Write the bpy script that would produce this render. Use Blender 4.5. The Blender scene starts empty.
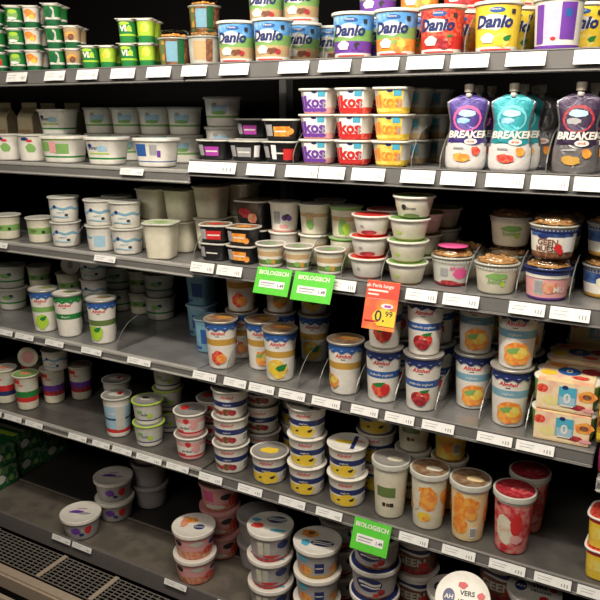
import bpy, bmesh, math, random
from mathutils import Vector, Matrix
random.seed(7)
SC = bpy.context.scene
COL = SC.collection
PI = math.pi
# ---------------------------------------------------------------- camera, world, lights, exposure
F = 702.0; PITCH = math.radians(14.9); YAW = math.radians(29.1); DIST = 1.65
cam = bpy.data.cameras.new('camera'); cam.sensor_width = 36; cam.lens = F/600*36; cam.clip_start = .01
co = bpy.data.objects.new('camera', cam); COL.objects.link(co)
co.location = (0, -DIST, 0); co.rotation_euler = (PI/2-PITCH, 0, YAW); SC.camera = co
SC.view_settings.view_transform = 'Standard'; SC.view_settings.look = 'None'
SC.view_settings.gamma = 1; SC.view_settings.use_curve_mapping = False
SC.view_settings.exposure = 0.0
wd = bpy.data.worlds.new('world'); SC.world = wd; wd.use_nodes = True
wd.node_tree.nodes['Background'].inputs[0].default_value = (1, .86, .70, 1)
wd.node_tree.nodes['Background'].inputs[1].default_value = .03
def area(name, loc, target, sx, sy, power, col):
    l = bpy.data.lights.new(name, 'AREA'); l.shape = 'RECTANGLE'; l.size = sx; l.size_y = sy
    l.energy = power; l.color = col
    o = bpy.data.objects.new(name, l); COL.objects.link(o); o.location = loc
    o.rotation_euler = (Vector(target)-Vector(loc)).to_track_quat('-Z', 'Y').to_euler()
    return o
area('canopy_light', (-.62, -.86, .84), (-.66, .05, -.20), 2.1, .10, 36, (1, .91, .78))
area('aisle_ceiling_light', (-.40, -1.30, 1.40), (-.75, 0, -1.0), 2.2, .35, 28, (1, .88, .73))
area('far_fill_light', (-1.0, -2.7, 1.25), (-1.1, 0, -.3), 2.0, .5, 24, (1, .90, .78))  # added fill lamp, out of view, brightens the shelf interiors

FW = (-math.sin(YAW)*math.cos(PITCH), math.cos(YAW)*math.cos(PITCH), -math.sin(PITCH))
RT = (math.cos(YAW), math.sin(YAW))
def along(px, z, y):
    """world X on the shelf at height z and depth y, seen in column px of the photograph"""
    c = (px-300)/F
    return (c*((y+DIST)*FW[1]+z*FW[2])-(y+DIST)*RT[1])/(RT[0]-c*FW[0])

# ---------------------------------------------------------------- materials
MATS = {}
def mat(name, col, rough=.4, metal=0, col2=None, scale=60, spec=.5, bump=0, coat=0, mix=(.45, .6)):
    if name in MATS: return MATS[name]
    m = bpy.data.materials.new(name); m.use_nodes = True; nt = m.node_tree; b = nt.nodes['Principled BSDF']
    b.inputs['Roughness'].default_value = rough; b.inputs['Metallic'].default_value = metal
    b.inputs['Specular IOR Level'].default_value = spec
    b.inputs['Coat Weight'].default_value = coat
    tc = nt.nodes.new('ShaderNodeTexCoord')
    n = nt.nodes.new('ShaderNodeTexNoise'); n.inputs['Scale'].default_value = scale; n.inputs['Detail'].default_value = 3
    nt.links.new(tc.outputs['Object'], n.inputs['Vector'])
    r = nt.nodes.new('ShaderNodeValToRGB')
    c2 = col2 if col2 else tuple(min(1, c*.93) for c in col)
    r.color_ramp.elements[0].color = (*col, 1); r.color_ramp.elements[1].color = (*c2, 1)
    r.color_ramp.elements[0].position = mix[0]; r.color_ramp.elements[1].position = mix[1]
    nt.links.new(n.outputs['Fac'], r.inputs['Fac']); nt.links.new(r.outputs['Color'], b.inputs['Base Color'])
    if bump and 'foil' in name and 'lid' not in name: n.inputs['Scale'].default_value = 26; n.inputs['Distortion'].default_value = 1.2
    if bump:
        bp = nt.nodes.new('ShaderNodeBump'); bp.inputs['Strength'].default_value = bump; bp.inputs['Distance'].default_value = .006 if ('foil' in name and 'lid' not in name) else .002
        nt.links.new(n.outputs['Fac'], bp.inputs['Height']); nt.links.new(bp.outputs['Normal'], b.inputs['Normal'])
    MATS[name] = m
    return m
def clear_mat(name, tint, gloss, rough=.08):
    m = bpy.data.materials.new(name); m.use_nodes = True; nt = m.node_tree; nt.nodes.clear()
    o = nt.nodes.new('ShaderNodeOutputMaterial'); t = nt.nodes.new('ShaderNodeBsdfTransparent'); t.inputs[0].default_value = (*tint, 1)
    g = nt.nodes.new('ShaderNodeBsdfGlossy'); g.inputs['Roughness'].default_value = rough
    lw = nt.nodes.new('ShaderNodeLayerWeight'); f = nt.nodes.new('ShaderNodeMath'); f.operation = 'POWER'; f.inputs[1].default_value = 4
    nt.links.new(lw.outputs['Facing'], f.inputs[0])
    a = nt.nodes.new('ShaderNodeMath'); a.operation = 'ADD'; a.inputs[1].default_value = gloss; a.use_clamp = True
    x = nt.nodes.new('ShaderNodeMixShader')
    nt.links.new(f.outputs[0], a.inputs[0]); nt.links.new(a.outputs[0], x.inputs[0])
    nt.links.new(t.outputs[0], x.inputs[1]); nt.links.new(g.outputs[0], x.inputs[2]); nt.links.new(x.outputs[0], o.inputs[0])
    MATS[name] = m; return m
W = mat('white_plastic', (.80, .77, .70), .35)
CREAM = mat('cream_plastic', (.72, .68, .54), .4)
GWHITE = mat('grey_white_plastic', (.56, .56, .50), .4)
IVORY = mat('ivory_carton', (.72, .62, .40), .6)
BLK = mat('black_plastic', (.018, .018, .020), .3)
INK = mat('dark_ink', (.03, .03, .035), .5)
GREYINK = mat('grey_ink', (.35, .35, .36), .5)
NAVY = mat('navy_print', (.02, .035, .15), .4)
BLUE = mat('blue_print', (.03, .11, .36), .4)
SKY = mat('sky_print', (.10, .33, .72), .4, col2=(.35, .60, .85), scale=40)
DKBL = mat('deep_blue_print', (.025, .05, .18), .4, col2=(.06, .14, .36), scale=40)
PALEB = mat('pale_blue_print', (.35, .55, .68), .4)
LBLUE = mat('light_blue_print', (.20, .40, .52), .4)
CYAN = mat('cyan_print', (.08, .42, .60), .4)
TEAL = mat('teal_foil', (.03, .33, .38), .28, metal=.25, bump=.6, scale=45)
RED = mat('red_print', (.62, .03, .03), .4)
DRED = mat('dark_red_print', (.30, .02, .03), .4, col2=(.52, .05, .06), scale=90)
PINK = mat('pink_print', (.75, .10, .30), .4)
LPINK = mat('light_pink_print', (.78, .38, .38), .4)
SALMON = mat('salmon_print', (.72, .22, .12), .4, col2=(.75, .45, .30), scale=70)
PURP = mat('purple_print', (.16, .05, .36), .4)
MAG = mat('magenta_print', (.45, .06, .40), .4)
PLUM = mat('plum_foil', (.05, .03, .07), .28, metal=.25, bump=.6, scale=45)
VIOL = mat('violet_foil', (.07, .045, .24), .28, metal=.25, bump=.6, scale=45)
SILV = mat('silver_foil', (.38, .36, .37), .28, metal=.7, bump=.8, scale=40)
PWHT = mat('pearl_foil', (.75, .72, .70), .28, metal=.15, bump=.5, scale=40)
GRN = mat('green_print', (.02, .22, .05), .4)
DGRN = mat('dark_green_print', (.01, .12, .04), .4)
LIME = mat('lime_print', (.42, .65, .05), .4)
SGRN = mat('soft_green_print', (.22, .42, .12), .4)
OLIVE = mat('olive_print', (.13, .20, .06), .4)
YEL = mat('yellow_print', (.85, .60, .05), .4)
GOLD = mat('gold_print', (.55, .32, .06), .4)
ORNG = mat('orange_print', (.80, .24, .03), .4, col2=(.85, .42, .08), scale=70)
TAN = mat('tan_print', (.55, .38, .20), .4)
BRN = mat('brown_print', (.16, .06, .03), .4, col2=(.30, .14, .07), scale=90)
STRAW = mat('strawberry_print', (.62, .03, .03), .4, col2=(.80, .15, .08), scale=140)
PEACH = mat('peach_print', (.85, .42, .08), .4, col2=(.80, .22, .05), scale=60)
LEMON = mat('lemon_print', (.80, .68, .16), .4, col2=(.85, .50, .05), scale=60)
RHUB = mat('rhubarb_print', (.55, .03, .05), .4, col2=(.75, .30, .26), scale=45, mix=(.4, .65))
FOIL = mat('foil_lid', (.52, .50, .46), .32, metal=.45, bump=.4, scale=80)
BRFOIL = mat('brown_foil_lid', (.30, .16, .08), .3, metal=.3, col2=(.45, .33, .22), scale=40)
GRANOLA = mat('granola', (.32, .14, .04), .7, col2=(.58, .36, .14), scale=160, bump=1)
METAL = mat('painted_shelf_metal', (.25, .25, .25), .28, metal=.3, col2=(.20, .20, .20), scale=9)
METALD = mat('dark_shelf_metal', (.12, .115, .105), .32, metal=.2, col2=(.09, .085, .08), scale=9)  # darker, browner deck tone for the fifth shelf
STEEL = mat('brushed_steel', (.58, .57, .54), .35, metal=.35, scale=12)
RAILG = mat('grey_rail_plastic', (.17, .165, .16), .3, scale=12)
DARK = mat('cabinet_inner_dark', (.0030, .0028, .0028), .8, spec=.05)
TRAY = mat('tray_brown_grey', (.15, .13, .105), .5, col2=(.11, .095, .08), scale=14)
WIRE = mat('grille_wire', (.50, .47, .42), .35, metal=.6)
BUMP = mat('beige_bumper', (.42, .34, .26), .4)
PAPER = mat('paper_label', (.86, .86, .84), .5)
SIGNG = mat('sign_green', (.10, .60, .04), .5)
SIGNO = mat('sign_orange', (.85, .25, .06), .5, col2=(.80, .12, .05), scale=18)
SIGNR = mat('sign_red', (.72, .07, .04), .5)
FLOORM = mat('floor_vinyl', (.22, .19, .16), .5, scale=5)
CLEAR = clear_mat('clear_plastic', (.93, .93, .92), .04)
CLEARD = clear_mat('clear_divider', (.88, .88, .87), .06)
EDGEHI = mat('painted_edge_highlight', (.16, .16, .155), .2)  # flat colour standing in for the bright highlight along divider edges

# ---------------------------------------------------------------- helpers
def link(name, me, parent=None, loc=None):
    o = bpy.data.objects.new(name, me); COL.objects.link(o)
    if parent: o.parent = parent
    if loc: o.location = loc
    return o
class MB:
    """collects shapes with materials into one mesh"""
    def __init__(s): s.bm = bmesh.new(); s.mats = []
    def mi(s, m):
        if m not in s.mats: s.mats.append(m)
        return s.mats.index(m)
    def box(s, x0, x1, y0, y1, z0, z1, m, bev=0):
        r = bmesh.ops.create_cube(s.bm, size=1)['verts']
        for v in r: v.co = Vector(((x0+x1)/2+v.co.x*(x1-x0), (y0+y1)/2+v.co.y*(y1-y0), (z0+z1)/2+v.co.z*(z1-z0)))
        fs = {f for v in r for f in v.link_faces}
        i = s.mi(m)
        for f in fs: f.material_index = i
        if bev:
            es = list({e for v in r for e in v.link_edges})
            bmesh.ops.bevel(s.bm, geom=es, offset=bev, segments=2, affect='EDGES', clamp_overlap=True)
    def lathe(s, rings, n=32, ex=2.0, ay=1.0, mats=None, cap0=True, cap1=True, cx=0, cy=0, smooth=True):
        """rings: (r,z); mats: one per band, or one"""
        R = []
        for r, z in rings:
            R.append([s.bm.verts.new((cx+x, cy+y, z)) for x, y in (sup(2*PI*k/n, r, ex, ay) for k in range(n))])
        for i in range(len(R)-1):
            mi = s.mi(mats[i] if isinstance(mats, list) else mats)
            for k in range(n):
                f = s.bm.faces.new((R[i][k], R[i][(k+1) % n], R[i+1][(k+1) % n], R[i+1][k])); f.material_index = mi; f.smooth = smooth
        if cap0:
            f = s.bm.faces.new(list(reversed(R[0]))); f.material_index = s.mi(mats[0] if isinstance(mats, list) else mats)
        if cap1:
            f = s.bm.faces.new(R[-1]); f.material_index = s.mi(mats[-1] if isinstance(mats, list) else mats)
    def flat(s, bm2, m, fn, cut=.006, axis=0):
        """map a flat 2D mesh (x,y) through fn after slicing it in vertical strips"""
        xs = [v.co.x for v in bm2.verts]
        if not xs: return
        if cut:
            x = math.floor(min(xs)/cut)*cut+cut
            while x < max(xs):
                g = bm2.verts[:]+bm2.edges[:]+bm2.faces[:]
                bmesh.ops.bisect_plane(bm2, geom=g, plane_co=(x, 0, 0), plane_no=(1, 0, 0), dist=1e-7); x += cut
            g = [f for f in bm2.faces if len(f.verts) > 4]
            if g: bmesh.ops.triangulate(bm2, faces=g)
        mi = s.mi(m); mp = {}
        for v in bm2.verts: mp[v] = s.bm.verts.new(fn(v.co.x, v.co.y))
        for f in bm2.faces:
            try: nf = s.bm.faces.new([mp[v] for v in f.verts]); nf.material_index = mi; nf.smooth = True
            except ValueError: pass
        bm2.free()
    def mesh(s, name):
        me = bpy.data.meshes.new(name); s.bm.to_mesh(me); s.bm.free()
        for m in s.mats: me.materials.append(m)
        return me
    def build(s, name, parent=None, loc=None): return link(name, s.mesh(name), parent, loc)
def sup(a, r, ex, ay=1.0):
    c, t = math.sin(a), -math.cos(a)
    if ex == 2: return r*c, r*t*ay
    k = (abs(c)**ex+abs(t)**ex)**(-1/ex)
    return r*c*k, r*t*k*ay
_T = {}
def text_bm(txt, h, slant=0, bold=.0):
    key = (txt, slant, bold)
    if key not in _T:
        cu = bpy.data.curves.new('lettering', 'FONT'); cu.body = txt; cu.size = 1; cu.align_x = 'CENTER'; cu.align_y = 'CENTER'
        cu.shear = slant; cu.offset = bold; cu.resolution_u = 2
        o = bpy.data.objects.new('lettering', cu); COL.objects.link(o)
        dg = bpy.context.evaluated_depsgraph_get(); me = bpy.data.meshes.new_from_object(o.evaluated_get(dg))
        bpy.data.objects.remove(o); bpy.data.curves.remove(cu); _T[key] = me
    bm = bmesh.new(); bm.from_mesh(_T[key])
    for v in bm.verts: v.co = Vector((v.co.x*h*1.38, v.co.y*h*1.38, 0))
    return bm
def poly_bm(pts):
    bm = bmesh.new(); bm.faces.new([bm.verts.new((x, y, 0)) for x, y in pts]); return bm
def shape_bm(d, cx, cy):
    """d = (type, ..., w, h)"""
    t, w, h = d[0], d[1], d[2]
    if t == 'r': pts = [(-.5, -.5), (.5, -.5), (.5, .5), (-.5, .5)]
    elif t == 'e': pts = [(.5*math.cos(2*PI*k/16), .5*math.sin(2*PI*k/16)) for k in range(16)]
    elif t == 'b':
        rr = random.Random(int(w*1e5)+int(h*1e4)+int(cx*1e4)); pts = []
        for k in range(14):
            q = .5*(.82+.3*rr.random()); pts.append((q*math.cos(2*PI*k/14), q*math.sin(2*PI*k/14)))
    elif t == 's': pts = [(0, -.5), (.3, -.3), (.5, .1), (.42, .38), (.15, .5), (-.15, .5), (-.42, .38), (-.5, .1), (-.3, -.3)]
    elif t == 'l': pts = [(-.5, -.1), (-.2, -.45), (.25, -.3), (.5, .5), (.0, .4), (-.35, .2)]
    elif t == 'v':  # wave strip
        n = 12; pts = [(-.5+k/n, -.5+.28*math.sin(k/n*2*PI)) for k in range(n+1)]+[(.5-k/n, .22-.28*math.sin(k/n*2*PI)) for k in range(n+1)]
    return poly_bm([(cx+x*w, cy+y*h) for x, y in pts])
def deco(mb, decals, fn_at, lay0=.0005):
    """decals: (type, a_or_x, z, w, h, mat [,txt, slant, bold]); fn_at(cx, cy, layer) gives the mapping"""
    for i, d in enumerate(decals):
        off = lay0+.00022*i; fn = fn_at(off)
        if d[0] == 't':
            bm = text_bm(d[6], d[4], d[7] if len(d) > 7 else 0, d[8] if len(d) > 8 else .02)
            for v in bm.verts: v.co.x += d[1]; v.co.y += d[2]
        else: bm = shape_bm((d[0], d[3], d[4]), d[1], d[2])
        mb.flat(bm, d[5], fn)

def tag(o, label, cat, group=None, kind=None):
    if label is not None: o['label'] = label
    if cat: o['category'] = cat
    if group: o['group'] = group
    if kind: o['kind'] = kind
def copy_tree(o, parent=None):
    c = o.copy(); COL.objects.link(c); c.parent = parent
    for ch in o.children: copy_tree(ch, c)
    return c
def root(name):
    e = bpy.data.objects.new(name, None); e.empty_display_size = .02; COL.objects.link(e); return e

# ---------------------------------------------------------------- container kinds
KIND = {}
def cup_bm(mb, rt, rb, h, bands, decals=(), ex=2.0, ay=1.0, foot=None, cx=0, cy=0, n=36, p=1.0):
    """bands: list of (z_top_fraction, material) from the bottom up; decals use arc metres and height fraction"""
    def rad(z): return rb+(rt-rb)*max(0, min(1, z/h))**p
    rings = [(rb*.90, 0), (rb*.985, .0018), (rad(.006), .006)]; ms = [bands[0][1]]*2
    last = .006
    for zf, m in bands:
        z = zf*h
        if zf >= 1: z = h-.006
        if z-last < .001: continue
        k = max(1, int((z-last)/.03))
        for j in range(1, k+1):
            zz = last+(z-last)*j/k; rings.append((rad(zz), zz)); ms.append(m)
        last = z
    top = bands[-1][1]
    rings += [(rad(h)+.0005, h-.005), (rad(h)+.0035, h-.004), (rad(h)+.0035, h-.001), (rad(h)-.002, h-.001)]
    ms += [foot or top, foot or top, foot or top, foot or top]
    mb.lathe(rings, n, ex, ay, ms, cx=cx, cy=cy)
    def at(off):
        def fn(x, z):
            r = rad(z)+off; xx, yy = sup(x/rad(h*.6), r, ex, ay)
            return (cx+xx, cy+yy, z)
        return fn
    deco(mb, [(d[0], math.radians(d[1])*rad(h*.6), d[2]*h)+tuple(d[3:]) for d in decals], at)
def lid_bm(mb, rt, h, rim, top, decals=(), ex=2.0, ay=1.0, cx=0, cy=0, n=36, th=.0015, skirt=.003):
    R = rt+.0042
    mb.lathe([(R, h-skirt), (R+.0006, h-.0005), (R, h+th), (R-.003, h+th), (R-.005, h+th*.45), (R*.5, h+th*.45)], n, ex, ay, [rim, rim, rim, rim, top], cx=cx, cy=cy, cap0=False)
    zt = h+th*.45
    deco(mb, decals, lambda off: (lambda x, y: (cx+x, cy+y*ay, zt+off)), .0002)
def kind(key, name, rt, rb, h, bands, decals=(), lid=(W, W), liddec=(), ex=2.0, ay=1.0, p=1.0, skirt=.003, foot=None):
    r = root(name)
    mb = MB(); cup_bm(mb, rt, rb, h, bands, decals, ex, ay, p=p, foot=foot); mb.build('cup', r)
    mb = MB(); lid_bm(mb, rt, h, lid[0], lid[1], liddec, ex, ay, skirt=skirt); lo = mb.build('lid', r)
    if lid[1] in (FOIL, BRFOIL) and skirt < .01:
        a = 2.1+(len(KIND) % 5)*.3; R = rt+.003; t = MB(); c_, s_ = math.sin(a), -math.cos(a)
        v = [t.bm.verts.new((R*c_+u*-s_+w*c_, R*s_*ay+u*c_+w*s_, h+z_)) for z_ in (.0004, .0014) for u, w in ((-.006, -.002), (.006, -.002), (.004, .0045), (-.004, .0045))]
        for f in ((0, 1, 2, 3), (4, 5, 6, 7), (0, 1, 5, 4), (1, 2, 6, 5), (2, 3, 7, 6), (3, 0, 4, 7)): t.bm.faces.new([v[k] for k in f])
        t.mi(FOIL); t.build('pull_tab', lo)
    KIND[key] = dict(root=r, h=h+.0018, used=False, r=rt, ex=ex, ay=ay)
def fruit(kd, a, z, s):
    s *= 1.25
    if kd == 'cherry': return [('e', a-9, z, s*.62, s*.6, DRED), ('e', a+10, z+.03, s*.6, s*.58, STRAW), ('e', a, z-.05, s*.6, s*.5, DRED), ('l', a+14, z+.13, s*.45, s*.2, GRN), ('e', a+6, z+.05, s*.14, s*.09, LPINK)]
    if kd == 'straw': return [('s', a, z, s, s*.8, STRAW), ('l', a-6, z+.10, s*.6, s*.3, GRN), ('s', a+16, z-.02, s*.5, s*.5, RED)]
    if kd == 'peach': return [('b', a, z, s*1.1, s, PEACH), ('e', a+8, z+.03, s*.55, s*.5, LEMON), ('l', a-14, z+.06, s*.5, s*.3, SGRN)]
    if kd == 'lemon': return [('b', a, z, s*1.05, s*.9, LEMON), ('e', a-9, z-.02, s*.6, s*.5, YEL), ('l', a+14, z+.03, s*.55, s*.4, GRN)]
    if kd == 'apple': return [('b', a, z, s, s, STRAW), ('e', a+14, z-.02, s*.7, s*.7, PEACH)]
    if kd == 'pear': return [('b', a, z, s, s*1.1, LIME), ('l', a+10, z+.08, s*.5, s*.4, GRN)]
    if kd == 'berry': return [('e', a-8, z, s*.4, s*.4, PURP), ('e', a+3, z+.03, s*.42, s*.42, INK), ('e', a+12, z-.02, s*.38, s*.38, PURP)]
    if kd == 'bean': return [('e', a-12, z, s*.5, s*.42, BRN), ('e', a, z+.02, s*.5, s*.36, BRN), ('e', a+12, z-.01, s*.45, s*.36, DRED)]
    if kd == 'vanilla': return [('b', a, z, s*1.25, s*.75, YEL), ('l', a+14, z+.02, s*.34, s*.22, INK)]
    return []
# tall yoghurt cups
TR, TB, TH = .0500, .040, .156
def tall(key, band, zb, fr, frz=.26, size=.04, lid=FOIL, head=True, sub='yoghurt', hcol=NAVY, second=None, subm=None, text=RED, fa=0):
    bands = [(zb-.075, W), (zb+.055, band), (.87, W), (.955, hcol if head else W), (1, W)]
    dec = [('t', 0, .76, 0, .011, text, 'Almhof', .2, .03), ('r', 0, .70, .012, .0022, INK)]
    if sub: dec += [('t', 0, zb-.01, 0, .007, subm or W, sub, .1, .01)]
    if head: dec += [('v', a, .87, .028, .012, hcol) for a in range(-150, 180, 34)]
    dec += fruit(fr, fa, frz, size)
    if second: dec += fruit(second, fa+120, frz, size)
    dec += [('r', 100, .25, .022, .032, PAPER)]+[('r', 91+3*k, .25, .0009, .026, INK) for k in range(7)]
    kind(key, 'yoghurt_cup', TR, TB, TH, bands, dec, (FOIL, lid), [('b', .01, .005, .05, .035, band), ('t', 0, .0, 0, .012, text, 'Almhof', .2, .02)])
tall('t_cherry', BLUE, .52, 'cherry', size=.048, sub='Halfvolle yoghurt')
tall('t_straw', BLUE, .55, 'straw', size=.044, sub='Halfvolle yoghurt')
tall('t_goldapple', GOLD, .58, 'apple', size=.036, sub=None, lid=BRFOIL, hcol=BLUE)
tall('t_goldpeach', GOLD, .58, 'peach', size=.042, sub=None, lid=BRFOIL, hcol=BLUE, fa=15)
tall('t_goldlemon', GOLD, .56, 'lemon', size=.052, sub=None, lid=BRFOIL, hcol=BLUE)
tall('t_goldside', GOLD, .58, 'peach', size=.036, sub=None, lid=BRFOIL, hcol=BLUE, fa=-45)
tall('t_bluepeach', LBLUE, .60, 'peach', size=.052, sub='yoghurt', fa=12)
tall('t_green', GRN, .50, 'pear', frz=.22, size=.0, sub='Magere', hcol=GRN, lid=W)
tall('t_pear', SGRN, .56, 'pear', size=.040, sub=None, hcol=BLUE, lid=GWHITE)
tall('t_pear2', OLIVE, .50, 'pear', size=.044, sub=None, hcol=BLUE, lid=GWHITE, fa=-20)
# taller cups with clear lids, fifth shelf
def big(key, base, dec, lidm, bands=None):
    kind(key, 'yoghurt_cup', .0515, .041, .172, bands or [(.86, base), (1, W)], dec, (GWHITE, lidm), [('b', .012, -.004, .05, .03, base)], skirt=.014)
big('b_cream', CREAM, [('r', -6, .50, .058, .032, OLIVE), ('r', -12, .27, .010, .012, INK), ('r', 4, .27, .012, .010, BRN), ('r', 18, .27, .010, .012, INK)], FOIL)
ODEC = [('b', 2, .58, .066, .075, ORNG), ('b', 14, .52, .04, .06, PEACH), ('e', -6, .24, .042, .030, YEL), ('e', 2, .21, .022, .016, ORNG), ('l', -35, .5, .03, .07, CREAM), ('b', 75, .6, .045, .05, ORNG), ('b', 90, .3, .04, .045, PEACH), ('b', 140, .5, .05, .05, ORNG), ('b', -90, .4, .05, .06, ORNG)]
big('b_orange', CREAM, ODEC, BRFOIL)
big('b_orange2', mat('orange_cream', (.84, .66, .36), .4), [('b', -24, .60, .055, .085, ORNG), ('b', 16, .68, .045, .045, ORNG), ('b', -22, .28, .05, .05, ORNG), ('e', 18, .5, .035, .035, PEACH), ('r', 28, .18, .020, .034, PAPER), ('r', 28, .18, .017, .026, GREYINK)]+[('b', a, .5, .045, .07, ORNG) for a in (90, 150, -90, -140)], BRFOIL)
big('b_red', RHUB, [('b', -14, .42, .055, .085, CREAM), ('t', -14, .42, 0, .014, SALMON, 'OH!', 0, 0), ('b', 22, .55, .03, .07, RED), ('b', 24, .28, .035, .03, LPINK), ('e', -16, .13, .025, .012, RED), ('b', 110, .5, .06, .1, RED), ('e', -40, .83, .010, .012, INK)], DRED)
for kk, base, dd, lm in (('b_creams', CREAM, [('r', -6, .50, .058, .032, OLIVE), ('r', -12, .27, .010, .012, INK), ('r', 4, .27, .012, .010, BRN)], FOIL), ('b_oranges', LEMON, [('b', -24, .62, .045, .05, ORNG), ('b', 8, .68, .035, .035, ORNG), ('b', -2, .28, .04, .04, ORNG), ('r', 28, .25, .020, .034, PAPER), ('r', 28, .25, .017, .026, GREYINK)], BRFOIL)):
    kind(kk, 'yoghurt_cup', .0505, .041, .155, [(.86, base), (1, W)], dd, (GWHITE, lm), (), skirt=.010)
# wide round pots, fifth shelf (custard style, 0.5 kg)
def pot(key, fr, lidm=FOIL, ldec=(), band=NAVY, rt=.0575, rb=.050, h=.093, text=RED, sz=.034, base=W):
    dec = [('t', 0, .80, 0, .010, text, 'Almhof', .2, .02), ('t', 0, .53, 0, .006, W, 'yoghurt', .1, .01)]+fruit(fr, 8, .26, sz)+fruit(fr, -35, .24, sz*.7)
    dec += [('r', 70, .3, .022, .03, PAPER), ('r', 70, .3, .017, .02, GREYINK)]
    kind(key, 'yoghurt_pot', rt, rb, h, [(.44, base), (.64, band), (1, base)], dec, (W, lidm), ldec)
pot('p_bean', 'bean', sz=.044); pot('p_vanilla', 'vanilla', W, [('b', -.012, .0, .06, .024, YEL), ('r', .02, 0, .012, .085, NAVY), ('t', .035, .01, 0, .012, RED, 'Alm', .2, .02)], sz=.042)
pot('p_vanilla2', 'vanilla', FOIL, [('b', .0, .0, .06, .04, YEL)], sz=.046)
# small round pots, fifth shelf left and third shelf
kind('s_white', 'yoghurt_pot', .052, .044, .080, [(.2, W), (.26, NAVY), (.85, GWHITE), (1, W)], [('t', 0, .5, 0, .010, NAVY, 'volle', .1, .01), ('r', -20, .62, .02, .012, SGRN), ('e', 22, .45, .018, .018, LIME)], (LIME, FOIL), [('b', 0, 0, .06, .03, GWHITE), ('b', -.01, .01, .03, .02, INK)])
kind('s_pink', 'yoghurt_pot', .053, .044, .082, [(.16, LPINK), (.24, RED), (.62, W), (.8, LPINK), (1, W)], [('t', -8, .42, 0, .009, INK, 'aardbei', .1, .01), ('s', 0, .72, .02, .02, RED), ('r', -30, .26, .03, .008, RED), ('b', 30, .5, .03, .03, LPINK)], (W, FOIL), [('b', -.02, .01, .03, .04, RED), ('t', .01, 0, 0, .014, NAVY, 'fruit', .2, .02)])
kind('s_tall', 'yoghurt_cup', .050, .041, .150, [(.12, W), (.22, RED), (.45, PALEB), (.50, NAVY), (.80, PALEB), (1, W)], [('r', 30, .5, .035, .09, GWHITE), ('t', -10, .62, 0, .010, W, 'melk', 0, .01)], (GWHITE, FOIL), [('b', 0, 0, .06, .04, GWHITE), ('b', .01, .01, .02, .03, RED)])
def redcup(key, b1, b2, lidm):
    kind(key, 'yoghurt_cup', .046, .038, .140, [(.24, CREAM), (.38, b1), (.56, b2), (1, CREAM)], [('t', -5, .75, 0, .012, RED, 'Alm', .1, .02), ('b', 25, .7, .03, .04, GWHITE), ('r', -30, .86, .03, .015, RED)], (CREAM, lidm), [('b', 0, 0, .05, .03, SALMON)])
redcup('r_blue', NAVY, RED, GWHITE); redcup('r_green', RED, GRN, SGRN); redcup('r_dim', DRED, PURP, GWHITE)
# third shelf left pots
kind('w_green', 'yoghurt_pot', .046, .040, .086, [(.36, CREAM), (.62, SGRN), (1, CREAM)], [('e', 30, .45, .012, .012, INK), ('b', -15, .5, .025, .012, OLIVE)], (GWHITE, GWHITE))
WD = [('v', 0, .60, .055, .012, LBLUE), ('v', 60, .58, .05, .012, LBLUE), ('v', -62, .58, .05, .012, LBLUE), ('v', 120, .58, .05, .012, LBLUE), ('t', 5, .42, 0, .0065, LBLUE, 'yoghurt', .1, .01), ('e', -18, .64, .012, .012, NAVY), ('e', 28, .3, .012, .010, INK), ('v', 0, .25, .06, .006, PALEB)]
kind('w_blue', 'yoghurt_pot', .049, .043, .083, [(1, W)], WD, (GWHITE, GWHITE), p=.6)
kind('w_blueside', 'yoghurt_pot', .049, .043, .083, [(1, W)], [('r', 8, .42, .038, .038, PALEB), ('v', -45, .6, .04, .01, LBLUE), ('v', 80, .6, .04, .01, LBLUE)], (GWHITE, GWHITE), p=.6)
kind('cream_beaker', 'yoghurt_beaker', .050, .041, .112, [(1, CREAM)], [], (GWHITE, mat('pale_green_lid', (.52, .60, .38), .4)), [('b', 0, 0, .05, .03, SGRN)], ex=4)
kind('cream_beaker2', 'yoghurt_beaker', .050, .041, .100, [(1, CREAM)], [], (CREAM, CREAM), (), ex=4)
# second shelf left tubs
TD = [('r', 0, .28, .19, .006, GRN), ('r', 0, .34, .19, .003, LIME)]
kind('tub_green', 'quark_tub', .066, .054, .085, [(.20, W), (.27, GRN), (1, W)], [('t', -12, .62, 0, .012, NAVY, 'kwark', .1, .02), ('e', -26, .7, .016, .013, NAVY), ('b', 14, .6, .04, .018, PALEB), ('r', 4, .42, .07, .004, LIME)], (W, PALEB), [('b', 0, 0, .08, .06, SGRN)], ex=3.2, ay=.8, skirt=.007)
kind('tub_greenwide', 'quark_tub', .072, .060, .085, [(.20, W), (.27, GRN), (1, W)], [('r', -30, .62, .04, .03, SGRN), ('r', 22, .55, .05, .032, SGRN), ('r', -4, .60, .026, .036, LPINK), ('r', 4, .90, .09, .006, LIME)], (W, GWHITE), [('b', 0, 0, .08, .06, SGRN)], ex=3.2, ay=.8, skirt=.007)
kind('tub_blue', 'quark_tub', .066, .054, .085, [(.18, W), (.22, BLUE), (1, W)], [('r', -22, .60, .038, .036, BLUE), ('r', 20, .62, .026, .036, GWHITE), ('r', 20, .62, .022, .030, GREYINK), ('r', 36, .48, .010, .020, PURP), ('r', 0, .94, .09, .004, LBLUE)], (W, PALEB), (), ex=3.2, ay=.8, skirt=.007)
kind('pot_pale', 'quark_pot', .056, .049, .088, [(.30, W), (.38, SGRN), (1, W)], [('r', 0, .62, .05, .02, PALEB), ('b', 0, .48, .05, .012, SGRN), ('e', -15, .75, .016, .012, GREYINK)], (GWHITE, GWHITE), skirt=.006)
kind('pot_grey', 'quark_pot', .058, .050, .088, [(.30, GWHITE), (.38, GRN), (1, GWHITE)], [('b', 0, .62, .05, .02, SGRN), ('e', 15, .68, .016, .012, NAVY)], (GWHITE, GWHITE), skirt=.006)
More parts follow.
